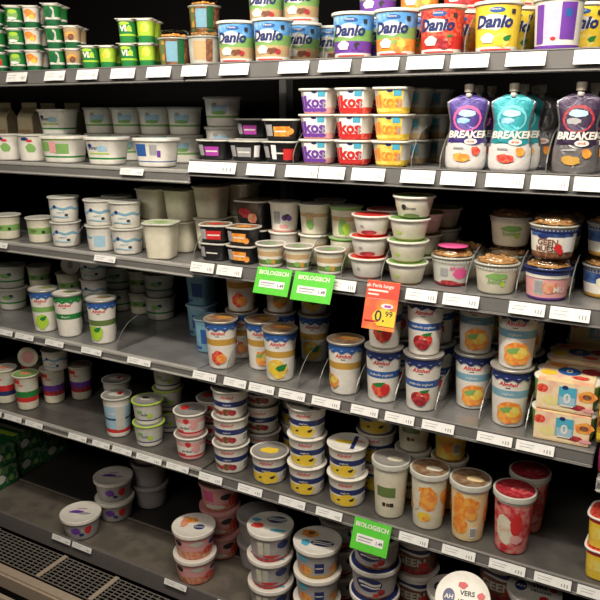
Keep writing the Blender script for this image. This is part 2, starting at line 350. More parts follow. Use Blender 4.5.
kind('pot_white', 'quark_pot', .050, .044, .088, [(1, W)], [('b', 10, .5, .035, .03, SGRN), ('b', -12, .85, .03, .012, NAVY), ('e', 8, .78, .02, .009, RED)], (GWHITE, GWHITE), p=.7)
# dark dessert tubs
def dark(key, col, rt=.050, rb=.040, h=.056, lidm=BLK, extra=()):
    kind(key, 'dessert_tub', rt, rb, h, [(1, BLK)], [('r', 4, .45, .042, .026, col), ('r', 4, .45, .036, .004, W), ('r', -36, .5, .016, .03, GREYINK)]+list(extra), (GWHITE, lidm), [('b', 0, 0, .05, .04, col)], ex=4, ay=.85)
dark('d_mag', MAG); dark('d_plain', GREYINK, extra=[('r', 50, .5, .016, .032, PAPER)]); dark('d_orange', ORNG, extra=[('e', 30, .45, .02, .018, PEACH)])
dark('d_white', BLK, extra=[('r', -8, .5, .014, .038, PAPER), ('r', 45, .4, .03, .03, RED)])
dark('d_red', RED, .044, .038, .052, BRFOIL); dark('d_orange2', ORNG, .044, .038, .052, BRFOIL, [('e', 34, .3, .016, .018, PEACH)]); dark('d_plain2', BLK, .044, .038, .052)
kind('d_round', 'dessert_tub', .052, .042, .085, [(1, BLK)], [('b', -10, .6, .04, .03, DRED), ('b', 20, .4, .03, .03, SALMON)], (GWHITE, BRFOIL), ex=4)
# square tubs on the second shelf with large lettering
def ikos(key, tcol, bcol, base2, pap=PAPER):
    dec = [('r', 4, .56, .056, .040, pap), ('t', -4, .46, 0, .029, tcol, 'ikos', 0, .045), ('e', 2, .88, .014, .008, NAVY), ('r', 25, .80, .016, .014, CYAN), ('r', 33, .35, .004, .02, GREYINK)]
    dec += [('b', a, .16, .020, .010, base2) for a in (-34, -18, -2, 14, 30)]
    kind(key, 'yoghurt_tub', .0465, .037, .0625, [(.26, bcol), (1, W)], dec, (W, W), (), ex=3.6, ay=.95)
ikos('ik_purple', PURP, LPINK, PURP); ikos('ik_red', RED, STRAW, RED); ikos('ik_yellow', ORNG, YEL, LEMON, LEMON)
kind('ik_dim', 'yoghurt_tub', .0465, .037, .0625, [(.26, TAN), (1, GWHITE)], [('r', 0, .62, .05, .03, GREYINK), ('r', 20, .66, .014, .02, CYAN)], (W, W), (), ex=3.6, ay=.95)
# large pots on the top shelf
def danio(key, cols, fr, text=NAVY, side=None, sz=.03, single=True):
    bot, mid, top = cols
    dec = [('e', 0, .83, .034, .012, BLUE), ('b', -10, .60, .078, .036, W) if side is None else ('e', 0, .84, .02, .008, W),
           ('t', -10, .60, 0, .026, text, 'Danio', .25, .045), ('t', -4, .85, 0, .005, W, 'Danone', 0, .01)]
    dec += fruit(fr, 16, .25, sz)+[('b', -22, .28, .034, .022, W), ('r', 0, .06, .075, .003, RED), ('r', 42, .8, .010, .010, INK)]
    return [(.12, W), (.38, bot), (.62, mid), (.93, top), (1, W)], dec
for key, cols, fr, tx in [('dn_sky', (TAN, SGRN, SKY), 'bean', NAVY), ('dn_purple', (PURP, SGRN, SKY), 'berry', NAVY), ('dn_orange', (ORNG, SGRN, SKY), 'peach', NAVY),
                          ('dn_red', (RED, STRAW, STRAW), 'cherry', NAVY), ('dn_yellow', (YEL, YEL, YEL), 'lemon', NAVY)]:
    b, d = danio(key, cols, fr, tx)
    if key == 'dn_red': d = [x for x in d if not (x[0] == 'b' and x[3] > .07)]; d[1:1] = [('b', -10, .60, .06, .030, W)]
    kind(key, 'quark_pot', .0515, .046, .108, b, d, (W, W), (), skirt=.005)
kind('dn_code', 'quark_pot', .0515, .046, .108, [(.10, PURP), (.90, W), (1, W)], [('r', -12, .55, .040, .07, mat('lilac_print', (.62, .50, .66), .4)), ('r', 28, .55, .034, .075, PURP), ('e', -8, .22, .012, .008, RED), ('e', 26, .7, .018, .018, BLUE), ('r', -46, .5, .02, .08, PURP)], (W, W), (), skirt=.005)
# jars with granola dome on the top shelf
def bumpy(mb, r, z, m, amp=.004, seed=1, pieces=26):
    rr = random.Random(seed)
    rings = []
    for i in range(5):
        q = r*(1-i/5); rings.append([mb.bm.verts.new((q*math.cos(2*PI*k/16), q*math.sin(2*PI*k/16), z+rr.random()*amp+amp*.6*i)) for k in range(16)])
    mi = mb.mi(m)
    for i in range(4):
        for k in range(16):
            f = mb.bm.faces.new((rings[i][k], rings[i][(k+1) % 16], rings[i+1][(k+1) % 16], rings[i+1][k])); f.material_index = mi
    f = mb.bm.faces.new(rings[4]); f.material_index = mi
    for j in range(pieces):
        a, q = rr.random()*2*PI, r*.82*math.sqrt(rr.random())
        v = bmesh.ops.create_icosphere(mb.bm, subdivisions=1, radius=.0045+.0025*rr.random(), matrix=Matrix.Translation((q*math.cos(a), q*math.sin(a), z+amp*1.4+.0018*rr.random()))@Matrix.Rotation(rr.random()*3, 4, 'X')@Matrix.Diagonal((1.3, .9, .6, 1)))['verts']
        for ff in {f for w in v for f in w.link_faces}: ff.material_index = mi
def domed(key, name, rt, rb, h, bands, decals, lidtop=None, dh=.022, scal=True, gm=GRANOLA):
    r = root(name)
    mb = MB(); cup_bm(mb, rt, rb, h, bands, decals, p=.7)
    if scal:
        deco(mb, [('e', math.radians(a)*rt, h*.86, .0055, .0055, NAVY if scal == 2 else GWHITE) for a in range(-80, 100, 9)], lambda off: (lambda x, z: (math.sin(x/rt)*(rt+.0006+off), -math.cos(x/rt)*(rt+.0006+off), z)), .0005)
    mb.build('cup', r)
    mb = MB(); bumpy(mb, rt-.003, h, gm, seed=len(KIND)); mb.build('granola_topping', r)
    mb = MB(); mb.lathe([(rt+.005, h-.003), (rt+.0055, h+.002), (rt-.001, h+.003), (rt-.003, h+dh*.6), (rt-.010, h+dh), (rt*.4, h+dh)], 36, mats=CLEAR, cap0=False)
    if lidtop: mb.lathe([(rt-.014, h+dh+.0003), (rt-.014, h+dh+.002), (rt*.3, h+dh+.0022)], 30, mats=lidtop)
    mb.build('clear_lid', r)
    KIND[key] = dict(root=r, h=h+dh+(.0025 if lidtop else .0005), used=False, r=rt)
domed('m_pink', 'muesli_yoghurt_cup', .0525, .042, .076, [(.12, DRED), (.80, GWHITE), (1, GWHITE)], [('b', 30, .45, .04, .03, PINK), ('t', 20, .62, 0, .009, PINK, 'BROKS', .1, .02), ('r', -20, .5, .02, .02, GREYINK), ('b', -5, .15, .05, .012, DRED)], PINK)
domed('m_green', 'muesli_yoghurt_cup', .0525, .042, .076, [(.80, CREAM), (1, GWHITE)], [('b', 4, .62, .055, .016, SGRN), ('t', 4, .45, 0, .012, SGRN, 'honing', .2, .03), ('e', 22, .36, .012, .012, LIME)], None)
domed('m_blue', 'muesli_yoghurt_cup', .0525, .044, .078, [(.12, BRN), (.20, BRN), (.76, W), (.84, NAVY), (1, GWHITE)], [('r', 0, .72, .11, .008, DKBL), ('e', -22, .68, .026, .012, NAVY), ('t', -8, .50, 0, .014, BRN, 'GEEN', 0, .03), ('t', -8, .30, 0, .013, BRN, 'MUESLI', 0, .03), ('e', 20, .36, .018, .018, RED), ('e', 27, .24, .014, .014, RED), ('r', 48, .45, .02, .035, PAPER)], None, scal=2)
domed('m_bluecode', 'muesli_yoghurt_cup', .0525, .044, .078, [(.10, PURP), (.74, LPINK), (1, NAVY)], [('r', -20, .42, .024, .036, GWHITE), ('r', -20, .42, .020, .03, GREYINK), ('b', 12, .42, .04, .03, SALMON), ('t', 36, .35, 0, .014, W, 'MU', 0, .02), ('r', 0, .75, .12, .008, W)], None, scal=2)
domed('m_honey', 'muesli_yoghurt_cup', .0525, .044, .078, [(.14, GOLD), (.45, W), (.78, DKBL), (1, GREYINK)], [('b', 0, .5, .04, .03, CREAM), ('b', 20, .36, .03, .02, GOLD)], None, scal=2)
domed('m_jar', 'granola_yoghurt_jar', .046, .041, .078, [(.92, BRN), (1, GWHITE)], [('r', 0, .5, .034, .055, LBLUE), ('r', 36, .5, .02, .07, DGRN), ('r', -40, .5, .018, .07, OLIVE), ('e', -34, .8, .012, .012, GOLD), ('e', -36, .3, .012, .02, GOLD)], None, scal=0, gm=mat('apricot_granola', (.70, .28, .05), .6, col2=(.75, .50, .20), scale=90, bump=1))
domed('m_jar2', 'granola_yoghurt_jar', .046, .041, .078, [(.92, GWHITE), (1, GWHITE)], [('r', 0, .5, .05, .05, TAN), ('r', 30, .5, .02, .06, BRN)], None, scal=0, gm=GRANOLA)
# small cups, third shelf
kind('c_tan', 'yoghurt_cup', .040, .034, .066, [(.14, W), (.36, OLIVE), (.50, W), (.72, TAN), (1, CREAM)], [('b', 5, .3, .022, .014, SGRN), ('r', 25, .28, .012, .014, GOLD)], (W, FOIL), [('b', 0, 0, .04, .025, SGRN)])
kind('c_berry', 'yoghurt_cup', .044, .037, .086, [(.08, LPINK), (1, W)], [('r', -22, .5, .022, .036, GREYINK)]+fruit('berry', 20, .5, .034)+[('b', 10, .2, .03, .012, LPINK)], (W, CREAM))
kind('c_green', 'yoghurt_cup', .044, .037, .086, [(.60, CREAM), (.72, TAN), (1, CREAM)], [('r', -12, .55, .024, .034, TAN), ('b', -10, .36, .026, .03, SGRN)], (W, GWHITE))
kind('c_lime', 'yoghurt_cup', .044, .037, .086, [(.55, CREAM), (.70, TAN), (.9, CREAM), (1, SGRN)], [('b', -8, .36, .026, .05, SGRN), ('b', 10, .3, .02, .04, LIME)], (SGRN, GWHITE))
# flared dessert bowls
def bowl(key, lidm, top, base, dec=()):
    kind(key, 'dessert_bowl', .050, .036, .055, [(.10, top), (.70, base), (1, W)], list(dec), (W, lidm), [('b', 0, 0, .06, .05, top)], p=.65)
bowl('bw_red', STRAW, RED, W, [('e', -25, .5, .012, .008, GREYINK), ('b', 0, .22, .05, .012, DRED)])
bowl('bw_pink', STRAW, LPINK, W, [('e', -25, .5, .012, .008, GREYINK)])
bowl('bw_green', SGRN, OLIVE, CREAM, [('e', -24, .55, .014, .014, INK), ('t', -2, .5, 0, .007, INK, 'citroen', 0, .01), ('b', 0, .16, .05, .010, OLIVE)])
bowl('bw_cream', SGRN, TAN, CREAM, [('e', -26, .4, .012, .008, LIME)])
# large pots on the bottom tray
def tray_pot(key, lid, ldec, bands, dec, rt=.073, rb=.062, h=.100):
    kind(key, 'yoghurt_bucket', rt, rb, h, bands, dec, lid, ldec, skirt=.012)
GREY = mat('grey_pot', (.42, .40, .40), .4)
tray_pot('f_white', (W, W), [('b', -.015, .0, .06, .022, PURP), ('b', .02, -.012, .05, .018, GREYINK), ('t', 0, .022, 0, .012, MAG, 'room', .2, .02)], [(1, GREY)], [('b', 0, .5, .04, .03, PURP), ('e', 18, .3, .02, .014, NAVY), ('b', 40, .5, .03, .04, RED)], rt=.075, h=.088)
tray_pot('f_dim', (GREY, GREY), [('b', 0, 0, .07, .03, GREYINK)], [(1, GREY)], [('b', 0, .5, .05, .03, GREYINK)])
tray_pot('f_salmon', (W, W), [('b', -.035, .015, .03, .075, SALMON), ('b', -.012, .028, .045, .035, ORNG), ('e', .022, -.012, .040, .032, NAVY), ('t', .022, -.012, 0, .010, W, 'Zuivel', .2, .01)], [(.34, SALMON), (1, LPINK)], [('e', -40, .62, .034, .022, INK), ('b', 10, .2, .07, .03, SALMON), ('b', 20, .65, .05, .02, GWHITE), ('b', 60, .3, .05, .03, STRAW), ('e', 75, .6, .04, .022, NAVY)])
tray_pot('f_pink', (LPINK, LPINK), [('b', 0, 0, .08, .06, SALMON)], [(.30, SALMON), (1, LPINK)], [('r', -22, .62, .042, .045, PINK), ('e', 36, .6, .045, .025, INK), ('b', 0, .2, .09, .02, W), ('b', 66, .4, .05, .05, STRAW)])
SW = [('e', .018, .028, .068, .040, NAVY), ('v', .018, .034, .060, .009, W), ('v', .018, .024, .060, .007, W), ('t', .018, .028, 0, .008, PALEB, 'de Zaanse', .3, .02)]
tray_pot('f_berry', (W, W), SW+[('b', -.040, -.012, .045, .030, STRAW), ('b', -.05, .02, .03, .02, CYAN), ('b', .03, -.035, .06, .016, CYAN)], [(.12, DRED), (1, GREY)], [('e', 46, .62, .045, .03, NAVY), ('r', -20, .5, .02, .05, CREAM), ('r', 0, .5, .018, .05, GWHITE), ('b', 10, .22, .06, .012, RED), ('b', -10, .08, .09, .012, DRED)])
tray_pot('f_peach', (W, W), [('e', .018, -.018, .075, .034, NAVY), ('v', .018, -.012, .06, .008, W), ('v', .018, -.022, .06, .006, W), ('b', -.028, .03, .055, .045, PEACH), ('e', -.024, .032, .022, .018, BRN), ('b', -.035, -.022, .03, .035, CYAN)], [(.14, GOLD), (1, GREY)], [('b', -26, .3, .05, .035, PEACH), ('r', 14, .42, .03, .036, NAVY), ('r', 14, .42, .024, .004, W), ('b', -36, .7, .05, .02, CYAN), ('b', 60, .3, .04, .03, PEACH)])
tray_pot('f_navy', (W, NAVY), [('b', -.02, 0, .07, .05, DKBL), ('v', 0, .01, .09, .012, GWHITE)], [(.12, BRN), (1, GREY)], [('e', -8, .55, .085, .05, NAVY), ('v', -6, .60, .07, .012, W), ('v', -4, .48, .06, .008, W), ('e', 26, .3, .024, .022, DRED), ('e', 12, .2, .02, .012, RED)])
tray_pot('f_geen', (W, W), [('e', -.036, .0, .032, .044, NAVY), ('t', -.036, .0, 0, .012, W, 'AH', .1, .02), ('t', .012, .014, 0, .013, INK, 'VERS', 0, .03), ('t', .018, -.008, 0, .0105, INK, 'VRUCHT', 0, .03), ('b', -.002, .034, .026, .018, RED), ('b', .030, -.034, .026, .022, RED), ('b', .048, .012, .02, .02, RED)], [(.15, DRED), (.60, BRN), (.78, NAVY), (1, W)], [('t', -8, .38, 0, .028, GWHITE, 'GEEN', 0, .03), ('b', 30, .3, .03, .03, RED), ('v', 0, .66, .10, .012, W)], rt=.068, rb=.060, h=.117)

def pack(key, name, cols, nx, ny, lidm, rt=.0265, rb=.022, h=.066, extra=None):
    r = root(name); p = rt*2+.003; k = 0
    for j in range(ny):
        for i in range(nx):
            cx, cy = (i-(nx-1)/2)*p, (j-(ny-1)/2)*p
            bands, dec = cols[k % len(cols)]; k += 1
            mb = MB(); cup_bm(mb, rt, rb, h, bands, dec, n=24, ex=2.6); o = mb.build('cup', r, (cx, cy, 0))
    mb = MB(); mb.box(-nx*p/2-.001, nx*p/2+.001, -ny*p/2-.001, ny*p/2+.001, h-.0005, h+.0012, lidm, bev=.0005); mb.build('foil_lid', r)
    KIND[key] = dict(root=r, h=h+.0018, used=False, r=nx*p/2)
G1 = ([(.28, DGRN), (.36, W), (.9, GRN), (1, W)], [('b', 0, .55, .034, .03, SGRN), ('b', 5, .74, .028, .014, LIME), ('b', -4, .43, .028, .010, PAPER)])
G2 = ([(.28, DGRN), (.40, W), (.9, W), (1, W)], [('b', 6, .56, .034, .032, PEACH), ('e', -10, .72, .024, .018, ORNG), ('b', 0, .42, .022, .014, W), ('e', 12, .5, .016, .012, YEL)])
G3 = ([(.28, DGRN), (.36, W), (.9, GRN), (1, W)], [('b', 6, .6, .018, .022, STRAW), ('e', 0, .48, .024, .018, RED), ('b', -14, .44, .02, .012, LPINK)])
G4 = ([(.30, DGRN), (.40, W), (.9, GRN), (1, W)], [('b', 12, .6, .016, .04, GWHITE), ('b', -6, .6, .02, .03, DGRN)])
G5 = ([(.28, DGRN), (.36, W), (.9, TAN), (1, W)], [('b', 0, .6, .03, .02, PEACH), ('e', 6, .5, .02, .02, BRN)])
L1 = ([(.30, GRN), (.38, LIME), (.9, GRN), (1, W)], [('t', 2, .60, 0, .016, W, 'VIA', .1, .05), ('b', -5, .82, .03, .010, LIME), ('e', 26, .6, .014, .016, LIME)])
L2 = ([(.30, GRN), (.38, LIME), (.9, LIME), (1, W)], [('b', 10, .64, .024, .03, mat('pale_lime', (.68, .78, .14), .4)), ('e', -8, .6, .012, .02, YEL)])
pack('g_lime', 'yoghurt_multipack', [G1, G2], 2, 2, W); pack('g_rasp', 'yoghurt_multipack', [G3, G3], 2, 2, W)
pack('g_side', 'yoghurt_multipack', [G4], 1, 2, W); pack('g_back', 'yoghurt_multipack', [G5], 1, 2, W)
pack('g_bright', 'yoghurt_multipack', [L1, L2], 2, 2, W)

# stand-up pouches with spout
def pouch(key, top, bottom, rim, fr, tcol=W, word='BREAKER', ring=None):
    r = root('yoghurt_pouch'); H = .172; hw = .050
    prof = [(0, .84, .024), (.03, .93, .027), (.12, .98, .026), (.3, .97, .024), (.5, .86, .021), (.62, .82, .018), (.75, .90, .014), (.87, 1.0, .008), (.92, .98, .006), (.965, .66, .004), (1.0, .34, .0035)]
    def wd(t):
        for (a, w0, d0), (b, w1, d1) in zip(prof, prof[1:]):
            if t <= b: q = (t-a)/(b-a); return hw*(w0+(w1-w0)*q), d0+(d1-d0)*q
        return hw*prof[-1][1], prof[-1][2]
    mb = MB(); n = 28; R = []; ts = [i/22 for i in range(23)]
    for t in ts:
        w, d = wd(t); ring_ = []
        for k in range(n):
            a = 2*PI*k/n; c, s_ = math.cos(a), math.sin(a)
            ring_.append(mb.bm.verts.new((w*c, -d*s_*abs(s_)**.35, t*H)))
        R.append(ring_)
    for i in range(len(R)-1):
        m = bottom if ts[i] < .36 else top
        for k in range(n):
            f = mb.bm.faces.new((R[i][k], R[i+1][k], R[i+1][(k+1) % n], R[i][(k+1) % n])); f.material_index = mb.mi(SILV if (k in (0, 1, n//2, n-1, n//2-1, n//2-2, n-2, n//2+1)) and ts[i] > .3 else rim if k in (0, n//2, n-1, n//2-1) else m); f.smooth = True
    f = mb.bm.faces.new(R[0]); f.material_index = mb.mi(bottom); f = mb.bm.faces.new(list(reversed(R[-1]))); f.material_index = mb.mi(top)
    def at(off):
        def fn(x, z):
            w, d = wd(max(0, min(1, z/H))); q = max(-.985, min(.985, x/w)); s_ = math.sqrt(1-q*q)
            return (q*w, -d*s_*s_**.35-off, z)
        return fn
    ds = [('e', 0, .69*H, .066, .060, ring or PINK), ('e', 0, .68*H, .056, .050, top), ('b', 0, .76*H, .040, .016, PALEB), ('b', -.008, .66*H, .034, .014, SKY if top != PLUM else GREYINK),
          ('v', 0, .40*H, .070, .014, top), ('t', .003, .475*H, 0, .0158, tcol, word, .15, .04), ('e', .012, .385*H, .030, .014, W), ('t', .012, .385*H, 0, .006, RED, 'drink', 0, .02),
          ('r', -.016, .30*H, .024, .004, GREYINK)]
    ds += [('b', -.006, .17*H, .040, .020, fr), ('b', .024, .26*H, .020, .022, ORNG if fr != ORNG else STRAW), ('l', -.018, .2*H, .02, .012, fr)]
    deco(mb, ds, at, .0008)
    mb.build('pouch_body', r)
    mb = MB(); mb.lathe([(.0075, H-.006), (.0075, H+.0062)], 16, mats=W); sp = mb.build('spout', r)
    mb = MB(); mb.lathe([(.0105, H+.006), (.0112, H+.007), (.0112, H+.022), (.0095, H+.0245), (.004, H+.0245)], 20, mats=mat('beige_cap', (.70, .62, .52), .4)); mb.build('screw_cap', sp)
    KIND[key] = dict(root=r, h=H+.025, used=False, r=hw)
pouch('po_violet', VIOL, PWHT, SILV, ORNG); pouch('po_teal', TEAL, PWHT, TEAL, STRAW, ring=mat('mint_print', (.15, .5, .55), .4)); pouch('po_plum', PLUM, SILV, SILV, GOLD, ring=DRED)
pouch('po_grey', SILV, SILV, SILV, TAN, tcol=GREYINK, ring=GREYINK)

# ---------------------------------------------------------------- the setting and the cabinet
ZS = dict(A=.131, B=-.131, b=-.160, C=-.427, c=-.443, D=-.775, d=-.775, E=-1.125, e=-1.122, F=-1.61, n=-.835, m=-1.19)
XB = -1.287; XL = -2.75; XR = -.115; XRR = .75; DEEP = .56
def struct(name, mb):
    o = mb.build(name); o['kind'] = 'structure'; return o
mb = MB(); mb.box(XL-.6, XRR+.6, -3.2, 1.0, -1.94, -1.90, FLOORM); struct('floor', mb)
mb = MB(); mb.box(XL-.6, XRR+.6, .68, .74, -1.90, 1.9, DARK); struct('wall_back', mb)
cab = root('display_cabinet'); cab.location = (0, 0, -1.90)
tag(cab, 'long open refrigerated display cabinet holding every shelf of dairy, dark inside', 'refrigerator')
def part(name, fn):
    mb = MB(); fn(mb); o = mb.build(name, cab); o.matrix_parent_inverse = Matrix.Translation((0, 0, 1.90)); return o
part('back_panel', lambda m: m.box(XL, XRR, DEEP+.02, DEEP+.05, -1.66, .72, DARK))
part('canopy', lambda m: m.box(XL, XRR, -.02, DEEP+.05, .66, .78, DARK, .004))
part('base', lambda m: m.box(XL, XRR, -.26, DEEP+.05, -1.90, -1.70, DARK, .01))
part('side_panel', lambda m: m.box(XL-.03, XL, -.02, DEEP+.05, -1.70, .78, DARK))
part('side_panel', lambda m: m.box(XRR, XRR+.03, -.02, DEEP+.05, -1.70, .78, DARK))
for xx in (XB+.004, XR):
    part('upright_post', lambda m: m.box(xx-.014, xx+.014, DEEP-.03, DEEP+.02, -1.62, .66, METAL, .002))
def traydeck(m):
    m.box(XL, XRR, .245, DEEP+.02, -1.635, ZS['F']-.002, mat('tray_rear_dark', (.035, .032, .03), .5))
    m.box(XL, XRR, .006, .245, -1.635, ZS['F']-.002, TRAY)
    m.box(XL, XRR, .236, .252, ZS['F']-.002, ZS['F']+.0003, mat('tray_ridge', (.22, .19, .16), .4), .003)
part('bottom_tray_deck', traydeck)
def lip(m):
    m.box(XL, XRR, -.004, .006, -1.66, -1.588, mat('tray_lip', (.17, .155, .15), .25), .002)
    for k in range(130):
        x = XL+.01+k*.021
        m.box(x, x+.010, .0062, .0075, -1.606, -1.596, DARK)
part('tray_front_rail', lip)
part('air_duct', lambda m: m.box(XL, XRR, -.20, -.004, -1.72, -1.69, DARK))
def grille(m):
    k = 0; x = XL
    while x < -.7:
        m.box(x, x+.0022, -.185, -.05, -1.6335, -1.631, WIRE); x += .026
    for j in range(10): m.box(XL, -.7, -.05-.0148*j-.0025, -.05-.0148*j, -1.631, -1.628, WIRE)
    for x in (-2.3, -1.92, -1.66, -1.38, -1.1): m.box(x, x+.02, -.185, -.045, -1.630, -1.6265, BUMP, .001)
part('air_grille', grille)
part('bumper', lambda m: m.box(XL, XRR, -.235, -.188, -1.72, -1.630, BUMP, .008))
part('lower_bumper', lambda m: m.box(XL, XRR, -.33, -.292, -1.74, -1.640, BUMP, .012))
part('kick_strip', lambda m: m.box(XL, XRR, -.292, -.235, -1.74, -1.69, DARK))

RH = dict(A=.046, b=.040, B=.046, c=.038, C=.042, d=.036, D=.036, e=.034, E=.036, n=.036)
def shelf(key, x0, x1, label, rail, depth=.50, deck=METAL, y0=0.0):
    z = ZS[key]; q = RH[key]; r = root('cabinet_shelf'); r.location = ((x0+x1)/2, y0, z); hw = (x1-x0)/2
    tag(r, label, 'shelf', None)
    m = MB(); m.box(-hw, hw, .012, depth, -.018, -.0008, deck, .0015)
    for j in (.07, .083, .096): m.box(-hw+.004, hw-.004, j, j+.004, -.0008, .0004, deck)
    m.build('deck', r)
    m = MB()
    if rail == 'steel':
        m.box(-hw, hw, -.002, .012, -.012, .001, STEEL, .003); m.box(-hw, hw, .001, .012, -q+.008, -.012, RAILG, .002); m.box(-hw, hw, -.003, .012, -q, -q+.008, STEEL, .003)
    else:
        m.box(-hw, hw, .0, .012, -q+.006, .001, RAILG, .002); m.box(-hw, hw, -.006, .010, -q, -q+.006, mat('rail_edge', (.30, .29, .28), .25), .002); m.box(-hw, hw, -.002, .004, -.001, .0025, mat('rail_edge', (.30, .29, .28), .25), .001)
    m.build('price_rail', r)
    for s in (-1, 1):
        m = MB(); m.box(s*(hw-.012)-.004, s*(hw-.012)+.004, .03, depth, -.028, -.020, DARK); m.build('bracket', r)
    return r
shelf('A', XL, XB-.002, 'top shelf of the left bay carrying green multipacks', 'grey', .42)
shelf('A', XB+.002, XR+.16, 'top shelf of the right bay carrying large round pots', 'grey', .42)
shelf('b', XL, XB-.002, 'second shelf of the left bay with bare steel front rail and white tubs', 'steel', .44)
shelf('B', XB+.002, XR+.2, 'second shelf of the right bay carrying square tubs and pouches', 'grey', .44)
shelf('c', XL, XB-.002, 'third shelf of the left bay with steel rail and cream beakers', 'steel', .46)
shelf('C', XB+.002, XR+.2, 'third shelf of the right bay carrying muesli cups and bowls', 'grey', .46)
shelf('d', XL, XB-.002, 'fourth shelf of the left bay, mostly empty grey metal deck', 'steel', .50)
shelf('D', XB+.002, XR-.012, 'fourth shelf of the right bay carrying tall cups and fruit boxes', 'grey', .50)
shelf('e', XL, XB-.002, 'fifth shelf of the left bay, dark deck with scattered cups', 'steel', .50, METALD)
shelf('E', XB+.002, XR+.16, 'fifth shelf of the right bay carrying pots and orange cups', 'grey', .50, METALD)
shelf('n', XR, XRR, 'short shelf at the right photo edge under the yellow bag', 'steel', .45)

# ---------------------------------------------------------------- placing products
ORD = {2: ['lower', 'upper'], 3: ['bottom', 'middle', 'top'], 4: ['lowest', 'second lowest', 'second highest', 'highest']}
COLS = []
def column(sh, x, y, hx, hy, rnd, oy=0, mode='item'):
    c = dict(sh=sh.lower(), x=x, y=y+oy, x0=x, y0=y+oy, hx=hx, hy=hy, rnd=rnd, mode=mode, objs=[]); COLS.append(c); return c
def P(key, sh, px, y, n, look, where, cat='yoghurt', group=None, rot=0, face=.6, dx=None, z0=0, jit=3, names=None):
    K = KIND[key]; z = ZS[sh]; x = along(px, z, y); K.setdefault('ex', 2); K.setdefault('ay', 1)
    near = [c for c in COLS if c['sh'] == sh.lower() and z0 > 0 and math.hypot(c['x']-x, c['y']-y) < .055]
    if near: c = near[0]
    else:
        hx = K['r']+.0062; hy = hx; oy = 0; rnd = K['ex'] == 2
        if not rnd: hy = K['r']*K['ay']+.0058; face = min(face, .12)
        if key == 'box': hx, hy, oy, rnd = .080, .076, .070, False
        elif key == 'gbox': hx, hy, rnd = .104, .080, False
        elif key in ('g_side', 'g_back'): hx, hy, rnd = .030, .058, False
        elif key.startswith('g_'): hx, hy, rnd = .059, .058, False
        elif key.startswith('po_'): hx, hy, rnd = .0505, .029, False
        elif key.startswith('tub_'): hx, hy, rnd = K['r']+.006, K['r']*.8+.006, False
        c = column(sh, x, y, hx, hy, rnd, oy)
    for i in range(n):
        if not K['used']: o = K['root']; K['used'] = True
        else: o = copy_tree(K['root'])
        q = dx[i] if dx else random.uniform(-.001, .001)
        xx = x+q; yy = y+random.uniform(-.001, .001)
        o.location = (xx, yy, z+.0006+z0+i*K['h'])
        o.rotation_euler = (0, 0, face*math.atan2(-xx, DIST+yy)+math.radians(rot+random.uniform(-jit, jit)))
        if n == 1: lab = look+' '+where
        else: lab = look+', '+ORD[n][i]+' of '+str({2: 'two', 3: 'three', 4: 'four'}[n])+' stacked '+where
        tag(o, lab, cat, group); c['objs'].append(o)
GM = 'green yoghurt multipacks on the top shelf'
ZPK = KIND['g_lime']['h']
# top shelf
P('g_rasp', 'A', -3, .07, 3, 'raspberry yoghurt multipack', 'at the left edge, top shelf', group=GM)
P('g_lime', 'A', 31, .07, 3, 'green and peach yoghurt multipack', 'second from left, top shelf', group=GM)
P('g_side', 'A', 61, .085, 3, 'narrow green twin pack', 'right of the peach packs', group=GM)
P('g_back', 'A', 78, .10, 2, 'brownish peach twin pack', 'beside the bright lime packs', group=GM)
P('g_bright', 'A', 104, .07, 1, 'bright lime multipack', 'standing single between green stacks, top shelf', group=GM)
P('g_bright', 'A', 142, .07, 2, 'bright lime multipack', 'left of the granola jars', group=GM)
P('g_bright', 'A', 160, .20, 1, 'dim lime multipack', 'behind the bright lime stack, top shelf', group=GM)
P('g_side', 'A', 92, .22, 1, 'dark green twin pack', 'at the back above the single lime pack', group=GM, z0=.03-.03)
JG = 'granola jars on the top shelf'
P('m_jar', 'A', 177, .065, 1, 'blue-labelled jar with apricot granola dome', 'beside the lime multipacks', group=JG)
P('m_jar2', 'A', 204, .07, 1, 'greyish granola jar with golden topping', 'left of the sky-blue pots', group=JG)
P('m_jar', 'A', 206, .19, 2, 'blue-labelled granola jar', 'behind the greyish jar, top shelf', group=JG)
DG = 'large round quark pots on the top shelf'
P('dn_sky', 'A', 237, .065, 1, 'sky-blue quark pot with nut picture', 'leftmost large pot on top shelf', group=DG)
P('dn_sky', 'A', 273, .065, 1, 'sky-blue quark pot with nut picture', 'second large pot from left, top shelf', group=DG)
P('dn_sky', 'A', 268, .185, 2, 'sky-blue quark pot', 'behind the two leftmost large pots', group=DG)
P('dn_sky', 'A', 301, .185, 2, 'sky-blue quark pot', 'in back row before the gap', group=DG)
P('dn_sky', 'A', 333, .30, 1, 'dim sky-blue quark pot', 'deep behind the purple-based pot', group=DG)
P('dn_purple', 'A', 354, .065, 1, 'quark pot with blue sky and purple berry base', 'on top shelf', group=DG)
P('dn_orange', 'A', 394, .065, 1, 'quark pot with blue sky and orange fruit base', 'on top shelf', group=DG)
P('dn_purple', 'A', 386, .185, 2, 'purple-based quark pot', 'behind the orange-based pot', group=DG)
P('dn_orange', 'A', 417, .185, 2, 'orange-based quark pot', 'behind the red pot', group=DG)
P('dn_red', 'A', 433, .065, 1, 'bright red cherry quark pot', 'at the front of the top shelf', group=DG)
P('dn_red', 'A', 459, .185, 2, 'red cherry quark pot', 'behind the front red pot', group=DG)
P('dn_yellow', 'A', 494, .065, 1, 'bright yellow quark pot', 'at the front of the top shelf', group=DG)
P('dn_yellow', 'A', 518, .185, 2, 'yellow quark pot', 'behind the front yellow pot', group=DG)
P('dn_code', 'A', 555, .065, 1, 'white and purple quark pot turned to its back label', 'on top shelf', group=DG)
P('dn_yellow', 'A', 581, .185, 1, 'dim yellow quark pot', 'behind the purple-labelled pot, photo right edge', group=DG)
